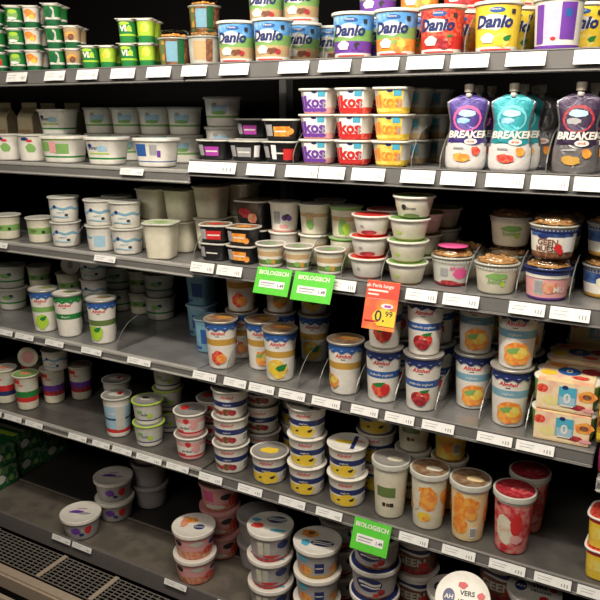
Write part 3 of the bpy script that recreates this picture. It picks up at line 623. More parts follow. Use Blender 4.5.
# second shelf, left bay
def carton(px, y, lab, first=[None]):
    z = ZS['b']; x = along(px, z, y)
    if first[0] is None:
        r = root('drink_carton'); m = MB(); w = .034
        m.box(-w, w, -w, w, 0, .145, IVORY, .002); m.box(-w*.8, w*.8, -w-.0006, -w, .03, .10, TAN)
        m.build('carton_body', r)
        m = MB(); bm = m.bm; i = m.mi(IVORY)
        v = [bm.verts.new(p) for p in ((-w, -w, .145), (w, -w, .145), (w, w, .145), (-w, w, .145), (-w, 0, .18), (w, 0, .18), (-w, -.001, .198), (w, -.001, .198), (w, .001, .198), (-w, .001, .198))]
        for f in ((0, 1, 5, 4), (2, 3, 4, 5), (1, 2, 5), (3, 0, 4), (4, 5, 7, 6), (5, 4, 9, 8), (6, 7, 8, 9)): bm.faces.new([v[k] for k in f]).material_index = i
        m.build('gable_top', r); o = first[0] = r
    else: o = copy_tree(first[0])
    o.location = (x, y, z+.0006); o.rotation_euler = (0, 0, .25+random.uniform(-.1, .1)); tag(o, lab, 'carton', 'beige cartons at the back of the second shelf')
carton(8, .24, 'beige gable-top carton at the left photo edge, second shelf')
carton(34, .25, 'second beige gable-top carton from the left, behind white pots')
carton(52, .40, 'third beige gable-top carton from the left, deep and dim')
carton(76, .41, 'rightmost beige gable-top carton, behind the green-striped tubs')
P('pot_white', 'b', 10, .07, 1, 'round white pot with small green print', 'at the left edge, second shelf', group='white tubs on the second shelf')
P('pot_white', 'b', 35, .075, 1, 'round white pot with small green print', 'touching the wide green-striped tub', group='white tubs on the second shelf')
TG = 'white tubs on the second shelf'
P('tub_greenwide', 'b', 66, .075, 1, 'wide white tub with green stripe and pink patch', 'on second shelf', group=TG)
P('tub_green', 'b', 62, .20, 2, 'green-striped white tub', 'behind the wide striped tub', group=TG)
P('tub_green', 'b', 108, .07, 1, 'white tub with green stripe and dark blue lettering', 'on second shelf', group=TG)
P('tub_blue', 'b', 158, .07, 1, 'white tub with blue square and barcode', 'on second shelf', group=TG)
QG = 'grey-green pots in the back row of the second shelf'
P('pot_pale', 'b', 103, .27, 2, 'dim grey-green pot', 'in back row, first right of dark gap', group=QG)
P('pot_pale', 'b', 131, .27, 2, 'dim grey-green pot', 'in back row behind the lettered tub', group=QG)
P('pot_pale', 'b', 158, .27, 2, 'dim grey-green pot', 'in back row above the blue-square tub', group=QG)
P('pot_pale', 'b', 186, .27, 2, 'dim grey-green pot', 'in back row at the bay joint', group=QG)
# second shelf, right bay
BG = 'black dessert tubs on the second shelf'
P('d_mag', 'B', 217, .06, 1, 'black tub with magenta label', 'leftmost at the front of the second shelf', 'dessert', BG)
P('d_plain', 'B', 250, .06, 1, 'plain black tub with white side label', 'second from left, second shelf', 'dessert', BG)
P('d_white', 'B', 284, .06, 1, 'black tub with white barcode and red patch', 'under the orange-labelled tub', 'dessert', BG)
P('d_orange', 'B', 284, .06, 1, 'black tub with bright orange label', 'stacked left of the purple-lettered tubs', 'dessert', BG, z0=KIND['d_white']['h'])
P('d_mag', 'B', 255, .18, 2, 'black tub with reddish label', 'behind the plain black tub', 'dessert', BG)
P('d_plain', 'B', 290, .18, 2, 'plain black tub', 'behind the barcode tub', 'dessert', BG)
P('pot_pale', 'B', 224, .22, 2, 'cream and blue patterned pot', 'behind the magenta-labelled black tub', group=TG)
IG = 'square tubs with large lettering on the second shelf'
P('ik_purple', 'B', 317, .06, 3, 'square white tub, purple lettering', 'in front', group=IG)
P('ik_red', 'B', 353, .06, 3, 'square white tub, red lettering', 'in front', group=IG)
P('ik_yellow', 'B', 390, .06, 3, 'square yellow-labelled tub, orange lettering', 'in front', group=IG)
P('ik_purple', 'B', 336, .165, 3, 'shaded purple-lettered tub', 'in second row', group=IG)
P('ik_red', 'B', 371, .165, 3, 'shaded red-lettered tub', 'in second row', group=IG)
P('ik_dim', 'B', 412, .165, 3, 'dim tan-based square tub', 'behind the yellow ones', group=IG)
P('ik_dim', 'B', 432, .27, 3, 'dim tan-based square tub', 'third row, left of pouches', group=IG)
PG = 'spouted yoghurt pouches on the second shelf'
P('po_violet', 'B', 463, .045, 1, 'violet spouted pouch with fruit on white base', 'left of teal pouch', group=PG)
P('po_violet', 'B', 475, .115, 1, 'violet spouted pouch', 'second in row, behind the front violet pouch', group=PG)
P('po_grey', 'B', 488, .19, 1, 'silver-grey pouch', 'third in row behind the violet pouches', group=PG)
P('po_teal', 'B', 508, .045, 1, 'teal spouted pouch with strawberry on white base', 'at the front', group=PG)
P('po_teal', 'B', 519, .115, 1, 'teal spouted pouch', 'second in row, behind the front teal pouch', group=PG)
P('po_teal', 'B', 525, .18, 1, 'teal spouted pouch', 'third in row, behind two teal pouches', group=PG)
P('po_grey', 'B', 545, .14, 1, 'silver-grey pouch in shade', 'between teal and plum pouches', group=PG)
P('po_plum', 'B', 573, .045, 1, 'dark plum spouted pouch with golden fruit', 'at the front', group=PG)
P('po_plum', 'B', 585, .115, 1, 'dark plum pouch', 'second in row, behind the front plum pouch', group=PG)
# third shelf, left bay
P('w_green', 'c', 9, .06, 1, 'round cream pot with green band', 'at the left photo edge, third shelf', group='cream pots on the third shelf')
P('w_green', 'c', 42, .07, 1, 'round cream pot with green band', 'beside the blue-wave pots', group='cream pots on the third shelf')
PW = 'white pots with blue waves on the third shelf'
P('w_blue', 'c', 67, .06, 2, 'blue-wave white pot', 'leftmost of the wave pots', group=PW)
P('w_blueside', 'c', 97, .06, 1, 'white pot with pale blue panel', 'under a blue-wave pot', group=PW)
P('w_blue', 'c', 97, .06, 1, 'blue-wave white pot', 'on top of the pale blue panel pot', group=PW, z0=KIND['w_blueside']['h'])
P('w_blue', 'c', 128, .06, 2, 'blue-wave white pot', 'rightmost of the front wave pots', group=PW)
P('w_blue', 'c', 115, .165, 2, 'shaded blue-wave pot', 'in second row behind the wave pots', group=PW)
BE = 'plain cream beakers on the third shelf'
P('cream_beaker', 'c', 163, .055, 1, 'plain cream beaker with pale green lid', 'alone in front of taller stacks', group=BE, rot=12)
P('cream_beaker2', 'c', 160, .165, 2, 'plain cream beaker', 'directly behind the single lidded beaker', group=BE)
P('cream_beaker2', 'c', 187, .18, 2, 'plain cream beaker', 'second column right of the lidded beaker', group=BE)
P('cream_beaker2', 'C', 214, .19, 2, 'plain cream beaker', 'behind the red-labelled black tubs', group=BE)
P('cream_beaker2', 'C', 243, .30, 2, 'plain cream beaker', 'rightmost, behind the orange-labelled black tubs', group=BE)
# third shelf, right bay
B2 = 'black dessert tubs on the third shelf'
P('d_plain2', 'C', 222, .055, 1, 'plain black tub', 'under the red-labelled black tub', 'dessert', B2)
P('d_red', 'C', 222, .055, 1, 'small black tub with red label', 'upper left of the black tubs, third shelf', 'dessert', B2, z0=KIND['d_plain2']['h'])
P('d_orange2', 'C', 250, .055, 2, 'small black tub with orange label', 'left of small tan cups', 'dessert', B2)
P('d_round', 'C', 258, .16, 2, 'taller dark tub with reddish print', 'behind the orange-labelled tubs', 'dessert', B2)
CG = 'small tan-banded cups on the third shelf'
P('c_tan', 'C', 276, .05, 1, 'small white cup with tan band', 'behind the left green sign, leftmost', group=CG)
P('c_tan', 'C', 301, .05, 1, 'small white cup with tan band', 'between the two green signs', group=CG)
P('c_tan', 'C', 331, .05, 1, 'small white cup with tan band', 'above the right green sign', group=CG)
P('c_berry', 'C', 291, .15, 2, 'white cup with dark berries', 'behind the leftmost small tan cup', group=CG)
P('c_green', 'C', 318, .15, 2, 'cream cup with tan panel', 'second row above green signs', group=CG)
P('c_lime', 'C', 347, .15, 2, 'cream cup with lime green print', 'second row left of bowls', group=CG)
P('c_green', 'C', 335, .25, 2, 'dim cream cup', 'third row behind the lime cups', group=CG)
WG = 'flared dessert bowls on the third shelf'
P('bw_pink', 'C', 364, .06, 1, 'white flared bowl', 'bottom of the red-lidded column, behind orange sign', 'dessert', WG)
P('bw_red', 'C', 365, .06, 1, 'white flared bowl with red rim', 'middle of the red-lidded column', 'dessert', WG, z0=KIND['bw_red']['h'])
P('bw_red', 'C', 366, .06, 1, 'white flared bowl with red lid', 'top of the red-lidded column', 'dessert', WG, z0=KIND['bw_red']['h']*2)
P('bw_cream', 'C', 404, .06, 3, 'cream flared bowl with green lid', 'right of red-lidded bowls', 'dessert', WG)
P('bw_green', 'C', 408, .06, 1, 'cream flared bowl with dark print', 'topmost, crowning the green-lidded column', 'dessert', WG, z0=KIND['bw_red']['h']*3)
P('bw_pink', 'C', 383, .17, 3, 'shaded pinkish bowl', 'second row between the bowl columns', 'dessert', WG)
P('bw_cream', 'C', 424, .17, 3, 'shaded cream bowl', 'second row behind the pink-lidded cup', 'dessert', WG)
P('bw_cream', 'C', 440, .28, 3, 'dim cream bowl', 'third row above the pink-lidded cup', 'dessert', WG)
MG = 'muesli yoghurt cups with clear domes on the third shelf'
P('m_pink', 'C', 438, .065, 1, 'muesli cup with round pink lid top', 'in front of third shelf', group=MG)
P('m_green', 'C', 484, .065, 1, 'muesli cup with green lettering', 'at front, third shelf', group=MG)
P('m_green', 'C', 499, .185, 2, 'muesli cup with pale green body', 'behind the green-lettered cup', group=MG)
P('m_bluecode', 'C', 531, .065, 1, 'muesli cup with barcode and pink print', 'lower of the blue-rimmed pair', group=MG)
P('m_blue', 'C', 533, .065, 1, 'muesli cup with blue rim, brown letters and red berries', 'upper of pair', group=MG, z0=KIND['m_blue']['h'])
P('m_honey', 'C', 553, .185, 2, 'shaded blue-rimmed muesli cup', 'behind the berry muesli pair', group=MG)
P('m_green', 'C', 466, .19, 1, 'dim muesli cup', 'behind and right of the pink-lidded cup', group=MG)
P('m_honey', 'C', 598, .15, 2, 'navy muesli cup with golden base', 'at the right photo edge', group=MG)
# fourth shelf, left bay
TG4 = 'tall cups in front on the left fourth shelf'
P('t_pear', 'd', 47, .07, 1, 'tall cup with soft green band and pear', 'leftmost of the three front cups', group=TG4)
P('t_green', 'd', 71, .07, 1, 'tall cup with strong green band', 'middle of the three front cups', group=TG4)
P('t_pear2', 'd', 104, .07, 1, 'tall cup with olive green band and pear', 'rightmost of three front cups', group=TG4)
BK = 'dim containers at the back of the left fourth shelf'
P('pot_grey', 'd', 14, .22, 2, 'dull grey pot', 'at the left edge behind tall cups', group=BK)
P('w_green', 'd', 40, .28, 2, 'cream pot with green band', 'behind the leftmost tall cup', group=BK)
P('w_green', 'd', 72, .25, 2, 'tan-tinted banded pot', 'behind the strong green cup', group=BK)
P('w_blue', 'd', 97, .24, 3, 'blue-waved pot', 'behind the olive-banded cup', group=BK)
P('pot_grey', 'd', 121, .42, 2, 'dim grey-green pot', 'deep, left of the empty deck', group=BK)
P('w_green', 'd', 141, .42, 2, 'dim green-banded pot', 'deep at the empty deck', group=BK)
P('pot_grey', 'd', 161, .40, 2, 'dim grey-green pot', 'deep, nearest the blue beakers', group=BK)
kind('blue_beaker', 'yoghurt_beaker', .045, .038, .115, [(.9, LBLUE), (1, PALEB)], [('r', 10, .5, .04, .05, BLUE), ('r', -30, .15, .02, .01, BLUE)], (PALEB, PALEB), (), ex=4)
P('blue_beaker', 'd', 211, .175, 1, 'light blue square beaker with dark blue panel', 'left of and behind the gold-banded apple cup', group='light blue beakers')
P('blue_beaker', 'd', 203, .30, 2, 'light blue square beaker', 'behind the single light blue beaker', group='light blue beakers')
# fourth shelf, right bay
GG = 'tall gold-banded cups on the fourth shelf'
P('t_goldapple', 'D', 223, .070, 1, 'tall gold-banded cup with red apple', 'leftmost of front row', group=GG)
P('t_goldpeach', 'D', 254, .12, 1, 'tall gold-banded cup with small orange fruit', 'between apple and lemon cups', group=GG)
P('t_goldlemon', 'D', 280, .070, 1, 'tall gold-banded cup with big yellow fruit', 'at front', group=GG)
P('t_goldapple', 'D', 243, .18, 2, 'gold-banded cup with red fruit', 'in second row, far left', group=GG)
P('t_goldpeach', 'D', 270, .19, 2, 'gold-banded cup with orange fruit', 'behind the small-orange cup', group=GG)
P('t_goldlemon', 'D', 314, .27, 2, 'shaded gold-banded cup with yellow fruit', 'beneath the right green sign', group=GG)
P('t_goldside', 'D', 344, .070, 1, 'tall gold-banded cup with brown lid', 'standing alone left of strawberry cups', group=GG)
BB = 'tall blue-banded cups on the fourth shelf'
P('t_straw', 'D', 377, .070, 2, 'tall blue-banded strawberry cup', 'below the orange sign', group=BB)
P('t_cherry', 'D', 414, .070, 2, 'tall blue-banded cherry cup', 'at the front', group=BB)
P('t_cherry', 'D', 437, .18, 2, 'shaded cherry cup', 'second row behind front cherry cups', group=BB)
P('t_cherry', 'D', 454, .30, 2, 'dim cherry cup', 'third row behind cherry cups', group=BB)
P('t_straw', 'D', 402, .18, 2, 'shaded strawberry cup', 'second row behind strawberry cups', group=BB)
P('t_bluepeach', 'D', 483, .15, 2, 'light-blue-banded peach cup', 'left of the fruit box stack, set back', group=BB)
P('t_bluepeach', 'D', 514, .085, 2, 'light-blue-banded peach cup', 'touching the fruit box stack', group=BB, dx=[0, .006])
P('t_bluepeach', 'D', 529, .21, 2, 'shaded peach cup', 'behind the front peach cups', group=BB)
P('t_bluepeach', 'D', 497, .29, 2, 'dim peach cup', 'third row between the peach cups', group=BB)
# boxed multipacks
r = root('yoghurt_box'); m = MB(); w, hh, dp = .078, .078, .075
BOXC = mat('peach_carton', (.84, .66, .36), .5, col2=(.80, .42, .28), scale=16)
m.box(-w+.014, w-.014, 0, dp*2-.01, 0, hh, BOXC, .002)
def bf(off): return lambda x, z: (x, -off, z)
deco(m, [('r', 0, .040, .126, .070, mat('cream_pink', (.86, .70, .44), .5, col2=(.82, .48, .36), scale=25)), ('e', -.052, .054, .026, .022, STRAW), ('e', -.030, .026, .040, .026, mat('pear_flesh', (.80, .70, .30), .5)), ('b', .050, .048, .044, .030, PEACH), ('e', .050, .047, .020, .014, BRN), ('b', .030, .018, .038, .014, DRED), ('b', .055, .014, .03, .010, LPINK),
         ('r', .006, .042, .040, .046, CYAN), ('r', .006, .030, .036, .020, PALEB), ('t', .006, .036, 0, .024, W, '0', 0, .03), ('e', .000, .064, .014, .010, NAVY), ('r', .006, .018, .03, .004, W)], bf, .0006)
deco(m, [('r', 0, .07, .125, .11, mat('cream_pink', (1, 1, 1))), ('e', -.045, .05, .040, .040, YEL), ('e', 0, .075, .055, .060, BLUE), ('t', 0, .075, 0, .024, W, '0', 0, .03), ('b', .05, .09, .045, .05, DRED), ('b', -.03, .11, .05, .03, PEACH), ('b', .03, .035, .04, .025, STRAW)], lambda off: (lambda x, y: (x, y, hh+off)), .0003)
m.build('carton_sleeve', r)
for s in (-1, 1):
    m = MB(); m.lathe([(.030, .002), (.036, .02), (.040, hh-.012), (.042, hh-.008), (.042, hh-.004), (.038, hh-.003)], 24, mats=[LIME, SGRN, LIME, W, W]); o = m.build('end_cup', r, (s*(w-.042), .042, 0))
    m = MB(); m.lathe([(.030, .002), (.036, .02), (.040, hh-.012), (.042, hh-.008), (.042, hh-.004), (.038, hh-.003)], 24, mats=[LIME, SGRN, LIME, W, W]); o = m.build('end_cup', r, (s*(w-.042), .098, 0))
KIND['box'] = dict(root=r, h=hh+.0015, used=False, r=w)
XG = 'peach coloured fruit yoghurt boxes'
P('box', 'D', 553, .022, 2, 'peach-coloured fruit yoghurt box', 'at the front right', group=XG, face=0, rot=3, jit=1)
P('box', 'D', 571, .185, 2, 'fruit yoghurt box', 'in second row behind the front boxes', group=XG, face=0, rot=3, jit=1)
P('box', 'D', 588, .345, 3, 'shaded fruit yoghurt box', 'in the third row at back', group=XG, face=0, rot=3, jit=1)
# fifth shelf, left bay
RG = 'red-printed cups on the left fifth shelf'
P('r_blue', 'e', 7, .08, 1, 'cream cup with red and navy bands', 'at the left photo edge, fifth shelf', group=RG)
P('r_green', 'e', 29, .08, 1, 'cream cup with green and red bands', 'beside the navy-banded cup', group=RG)
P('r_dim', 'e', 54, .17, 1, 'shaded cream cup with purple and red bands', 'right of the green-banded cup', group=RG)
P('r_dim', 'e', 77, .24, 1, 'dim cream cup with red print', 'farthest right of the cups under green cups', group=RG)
P('r_blue', 'e', 36, .20, 1, 'dim cream cup', 'second row behind the green-banded cup', group=RG)
P('w_blue', 'e', 58, .17, 1, 'small white pot', 'standing on top of the purple-banded cup', group=RG, z0=KIND['r_dim']['h'])
SG = 'small pots on the left fifth shelf'
P('s_tall', 'e', 119, .075, 1, 'tall pale blue cup with red base', 'on the left fifth shelf', group=SG)
P('s_tall', 'e', 119, .19, 1, 'shaded pale blue cup', 'behind the red-based pale blue cup', group=SG, z0=.0)
P('s_white', 'e', 150, .075, 2, 'greyish pot with green rim', 'right of the pale blue cup', group=SG)
P('s_white', 'e', 170, .20, 3, 'shaded green-rimmed pot', 'second row of the left fifth shelf', group=SG)
P('s_pink', 'e', 192, .07, 2, 'pink and red small pot', 'at the bay joint, fifth shelf', group=SG)
P('s_pink', 'E', 214, .20, 2, 'shaded pinkish pot', 'behind the pink pair', group=SG)
# fifth shelf, right bay
VG = 'wide pots on the right fifth shelf'
P('p_bean', 'E', 232, .072, 3, 'white pot, navy band, brown beans', 'leftmost', group=VG)
P('p_vanilla2', 'E', 270, .072, 1, 'navy-banded vanilla pot with yellow print', 'standing single between two tall stacks', group=VG)
P('p_vanilla', 'E', 307, .072, 3, 'white pot, navy band, yellow vanilla print', 'in the middle', group=VG)
P('p_vanilla', 'E', 347, .072, 2, 'vanilla pot with yellow and navy lid', 'left of green sign', group=VG)
P('p_bean', 'E', 263, .20, 3, 'dark-shaded bean pot', 'second row left', group=VG)
P('p_vanilla', 'E', 298, .31, 2, 'dim vanilla pot', 'third row behind the yellow middle stack', group=VG)
P('p_vanilla2', 'E', 376, .20, 3, 'shaded vanilla pot', 'behind the cream cup', group=VG)
OG = 'large tall cups on the right fifth shelf'
P('b_cream', 'E', 391, .07, 1, 'tall cream cup with olive rectangle', 'front, beside the BIOLOGISCH sign', group=OG)
P('b_creams', 'E', 411, .20, 2, 'tall cream cup with olive rectangle', 'second row behind front one', group=OG)
P('b_orange', 'E', 427, .07, 1, 'tall orange fruit cup with cream side', 'front, left of its yellow twin', group=OG)
P('b_oranges', 'E', 446, .20, 2, 'orange and yellow cup with barcode', 'second row', group=OG)
P('b_orange2', 'E', 466, .07, 1, 'tall yellow and orange cup with barcode', 'front, left of red cup', group=OG)
P('b_red', 'E', 510, .07, 1, 'tall red rhubarb cup with cream oval', 'front, rightmost tall cup', group=OG, rot=-6)
P('b_red', 'E', 525, .19, 1, 'tall red cup in shade', 'directly behind the front red cup', group=OG)
# bottom tray
FG = 'large pots on the bottom tray'
P('f_white', 'F', 83, .085, 1, 'low grey pot with white purple-printed lid', 'alone at tray front', group=FG)
P('f_white', 'F', 110, .21, 2, 'grey pot with white purple-printed lid', 'behind the single low pot', group=FG)
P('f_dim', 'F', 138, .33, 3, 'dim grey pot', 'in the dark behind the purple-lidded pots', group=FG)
P('f_salmon', 'F', 196, .085, 2, 'salmon-red pot with orange-printed white lid', 'at tray front', group=FG)
P('f_pink', 'F', 225, .25, 3, 'pink and red pot', 'behind the salmon pair', group=FG)
P('f_berry', 'F', 271, .085, 3, 'pot with berry and navy oval lid', 'at tray front', group=FG)
P('f_dim', 'F', 255, .26, 2, 'dim grey pot', 'behind the berry-lidded column', group=FG)
P('f_peach', 'F', 317, .085, 3, 'pot with orange peach and navy oval lid', 'at tray front', group=FG)
P('f_berry', 'F', 340, .26, 4, 'shaded berry-lidded pot', 'behind the peach column', group=FG)
P('f_navy', 'F', 374, .085, 4, 'navy-lidded pot with white swirl', 'under the BIOLOGISCH sign', group=FG)
P('f_geen', 'F', 419, .16, 3, 'white-lidded pot, brown letters, navy stripe', 'right of navy-lidded column', group=FG)
P('f_geen', 'F', 487, .20, 3, 'white-lidded brown lettered pot', 'behind the tilted pot', group=FG)
P('f_geen', 'F', 524, .10, 3, 'white-lidded brown lettered pot', 'rightmost on the tray', group=FG)
P('f_geen', 'F', 455, .078, 2, 'white-lidded lettered pot', 'beneath the tilted pot', group=FG)
P('f_geen', 'F', 461, .030, 1, 'white-lidded pot with blue oval logo and red flowers', 'tilted forwards on its stack', group=FG, z0=KIND['f_geen']['h']*2+.038, jit=0)
bpy.context.view_layer.update()
tilted = [o for o in COL.objects if o.get('label', '').endswith('tilted forwards on its stack')][0]
tilted.rotation_mode = 'ZXY'; tilted.rotation_euler = (math.radians(38), 0, tilted.rotation_euler.z)
P('f_geen', 'F', 508, .0+.078, 3, 'white-lidded lettered pot', 'front right corner', group=FG) if False else None

# green patterned cartons on the tray, left
r = root('green_carton'); m = MB()
GP = mat('green_leaf_carton', (.01, .10, .035), .45, col2=(.16, .26, .12), scale=38, mix=(.5, .62))
m.box(-.10, .10, -.075, .075, 0, .100, GP, .003)
m.box(-.099, .099, -.074, .074, .1002, .1008, DGRN); m.box(-.098, .098, -.0745, -.045, .1009, .1016, LIME); m.box(-.098, .098, -.02, .005, .1009, .1016, mat('pale_stripe', (.7, .7, .45), .5))
deco(m, [('b', -.04, .045, .04, .03, RED), ('b', .03, .04, .05, .035, GWHITE), ('b', .06, .02, .03, .02, GRN)], lambda off: (lambda x, z: (x, -.075-off, z)), .0006)
deco(m, [('b', -.02, .045, .05, .04, GWHITE), ('b', .035, .035, .03, .03, SGRN)], lambda off: (lambda x, z: (.1+off, x, z)), .0006)
m.build('carton_box', r)
KIND['gbox'] = dict(root=r, h=.1022, used=False, r=.1)
P('gbox', 'F', -8, .17, 2, 'dark green leaf-patterned carton', 'front left on the bottom tray', 'carton', 'green cartons on the bottom tray', face=0, jit=3)
P('gbox', 'F', 18, .335, 2, 'dark green leaf-patterned carton', 'behind the front green pair', 'carton', 'green cartons on the bottom tray', face=0, jit=3)
P('gbox', 'F', 44, .49, 2, 'dark green carton in deep shade', 'at the very back left', 'carton', 'green cartons on the bottom tray', face=0, jit=2)

# white tub lying on its side, and leaning lid, left
kind('sidepot', 'yoghurt_pot', .031, .026, .05, [(1, W)], [], (W, W), [('e', 0, 0, .022, .030, GREYINK)])
o = KIND['sidepot']['root']; o.location = (along(60, ZS['d'], .17), .26, ZS['d']+KIND['w_green']['h']*2+.036); o.rotation_euler = (math.radians(86), 0, math.radians(34))
tag(o, 'white pot lying on its side with round lid facing out, above green cups', 'yoghurt', BK)
kind('leanlid', 'yoghurt_pot', .036, .030, .03, [(1, CREAM)], [], (CREAM, CREAM), [('e', 0, 0, .05, .05, LPINK)])
o = KIND['leanlid']['root']; o.location = (along(28, ZS['e'], .12), .155, ZS['e']+.142+.0405); o.rotation_euler = (math.radians(84), 0, math.radians(30))
tag(o, 'small round cream pot lying on its side atop the banded cups, fifth shelf left', 'yoghurt', RG)

# right edge neighbours
def bag(px, y, z, w, h, d, m1, m2, label, rotz):
    m = MB(); n = 20; R = []
    for i in range(13):
        t = i/12; k = math.sin(PI*min(1, max(0, (t*.92+.04))))**.35
        R.append([m.bm.verts.new((w*(.9+.1*k)*math.cos(2*PI*j/n), d*k*math.sin(2*PI*j/n)*(1+.12*math.sin(3*j+5*t)), t*h)) for j in range(n)])
    for i in range(12):
        for j in range(n):
            f = m.bm.faces.new((R[i][j], R[i][(j+1) % n], R[i+1][(j+1) % n], R[i+1][j])); f.material_index = m.mi(m2 if i > 8 or i < 2 else m1); f.smooth = True
    m.bm.faces.new(list(reversed(R[0]))); m.bm.faces.new(R[-1])
    x = along(px, z, y); o = m.build('snack_bag', None, (x, y, z)); o.rotation_euler = (0, 0, rotz); tag(o, label, 'bag')
MAROON = mat('maroon_bag', (.20, .03, .02), .3, col2=(.70, .45, .05), scale=40, bump=.5)
PKB = mat('pink_bag', (.65, .05, .22), .3, col2=(.35, .02, .12), scale=50, bump=.5)
bag(611, .05, ZS['n']+.078, .038, .15, .022, MAROON, YEL, 'yellow and maroon patterned bag at the right photo edge', .5)
bag(612, .05, ZS['n']+.001, .036, .074, .022, PKB, DRED, 'pink crinkled bag under the yellow and maroon bag', .5)
r = root('drink_can'); m = MB(); m.lathe([(.026, 0), (.030, .004), (.030, .09), (.024, .098), (.024, .102)], 28, mats=[STEEL, BLK, BLK, STEEL]); m.build('can_body', r)
m = MB(); m.lathe([(.024, .102), (.026, .104), (.026, .107), (.022, .1075), (.022, .106), (.01, .106)], 28, mats=STEEL); m.build('can_lid', r)
r.location = (along(607, ZS['n'], .155), .16, ZS['n']+.001); tag(r, 'dark can with silver top behind the bags at the right photo edge', 'can')
kind('y_pot', 'dessert_tub', .045, .040, .085, [(.82, YEL), (1, RED)], [('r', 0, .5, .05, .03, LEMON)], (W, STRAW), [('b', 0, 0, .05, .04, RED)], ex=4)
P('y_pot', 'E', 603, .065, 2, 'yellow square tub with red lid', 'at the lower right photo edge', 'dessert', 'yellow tubs at the lower right edge', rot=-6)

# ---------------------------------------------------------------- clear dividers
def divider(sh, px, label, first=[None]):
    z = ZS[sh]; x = along(px, z, .02)
    if first[0] is None:
        r = root('shelf_divider'); m = MB(); bm = m.bm; t = .0012
        pts = [(.0, 0), (.0, .022), (.010, .040), (.03, .062), (.06, .084), (.11, .098), (.20, .100), (.20, 0)]
        A = [bm.verts.new((-t, y, q)) for y, q in pts]; B = [bm.verts.new((t, y, q)) for y, q in pts]; i = m.mi(CLEARD)
        bm.faces.new(list(reversed(A))).material_index = i; bm.faces.new(B).material_index = i
        m.build('clear_plate', r)
        m = MB(); bm = m.bm; i = m.mi(EDGEHI)  # strip along the front profile, imitates the edge highlight
        for (y0, q0), (y1, q1) in zip(pts[:6], pts[1:6]):
            v = [bm.verts.new(c) for c in ((-t, y0-.0005, q0+.0003), (t, y0-.0005, q0+.0003), (t, y1-.0005, q1+.0003), (-t, y1-.0005, q1+.0003))]
            bm.faces.new(v).material_index = i
        m.build('edge_highlight', r); o = first[0] = r
    else: o = copy_tree(first[0])
    o.location = (x, .014, z+.001); tag(o, label, 'divider', 'clear plastic shelf dividers')
    column(sh, x, .014+.10, .0015, .10, False, 0, 'div')['objs'].append(o)
for sh, px, w in [('A', 291, 'right of the sky-blue pots, top shelf'), ('A', 333, 'left of the purple-based pot, top shelf'), ('A', 457, 'right of the red pot, top shelf'), ('A', 519, 'right of the yellow pot, top shelf'),
                  ('B', 300, 'between black tubs and purple-lettered tubs'), ('B', 412, 'right of the yellow-labelled tubs'), ('B', 442, 'left of the violet pouch'), ('B', 535, 'right of the teal pouch'),
                  ('c', 87, 'in front of the white blue-wave pots'), ('C', 198, 'at the left end of the right third shelf'), ('C', 315, 'between small tan cups'), ('C', 345, 'left of the red-lidded bowls'), ('C', 383, 'between the two bowl columns'), ('C', 460, 'left of the green-lettered muesli cup'), ('C', 508, 'left of the berry muesli pair'), ('C', 556, 'right of the berry muesli pair'),
                  ('d', 119, 'right of the three green tall cups'), ('D', 237, 'right of the apple cup'), ('D', 299, 'right of the yellow-fruit cup'), ('D', 326, 'left of the lone brown-lidded cup'), ('D', 362, 'right of the lone brown-lidded cup'), ('D', 395, 'between strawberry and cherry cups'), ('D', 432, 'right of the front cherry cups'), ('D', 474, 'in front of the left peach cups'), ('D', 527-8, 'left of the fruit box stack')]:
    divider(sh, px, 'clear plastic divider '+w)

# push neighbours on one shelf apart so that nothing touches
for it in range(900):
    worst = 0
    for i, a in enumerate(COLS):
        for b in COLS[i+1:]:
            if a['sh'] != b['sh']: continue
            if a['mode'] == b['mode'] == 'div': continue
            dx, dy = b['x']-a['x'], b['y']-a['y']; sx, sy = a['hx']+b['hx'], a['hy']+b['hy']
            if abs(dx) >= sx or abs(dy) >= sy: continue
            if a['mode'] == 'div' or b['mode'] == 'div':
                ov = sx-abs(dx); sg = 1 if dx > 0 else -1; worst = max(worst, ov)
                a['x'] -= sg*ov*.5; b['x'] += sg*ov*.5; continue
            if a['rnd'] and b['rnd']:
                d = math.hypot(dx, dy) or 1e-6
                if d >= sx: continue
                ov = sx-d; ux, uy = dx/d, dy/d
            else:
                ox, oy_ = sx-abs(dx), sy-abs(dy)
                if ox < oy_: ov = ox; ux, uy = (1 if dx > 0 else -1), 0
                else: ov = oy_; ux, uy = 0, (1 if dy > 0 else -1)
            worst = max(worst, ov)
            fa = 0 if 'yoghurt box, lower' in a['objs'][0].get('label', '') else 1 if 'yoghurt box, lower' in b['objs'][0].get('label', '') else .5
            if fa == .5 and abs(a['y0']-b['y0']) > .03: fa = .9 if a['y0'] > b['y0'] else .1
            a['x'] -= ux*ov*fa; b['x'] += ux*ov*(1-fa); a['y'] -= uy*ov*fa; b['y'] += uy*ov*(1-fa)
    for c in COLS:
        c['y'] = max(c['y0']-.012 if c['mode'] != 'div' else c['y0'], min(c['y'], .50-c['hy'] if c['rnd'] else .52-c['hy']))
        if c['mode'] == 'div': c['y'] = c['y0']
    if worst < .0004: break
for c in COLS:
    for o in c['objs']: o.location.x += c['x']-c['x0']; o.location.y += c['y']-c['y0']

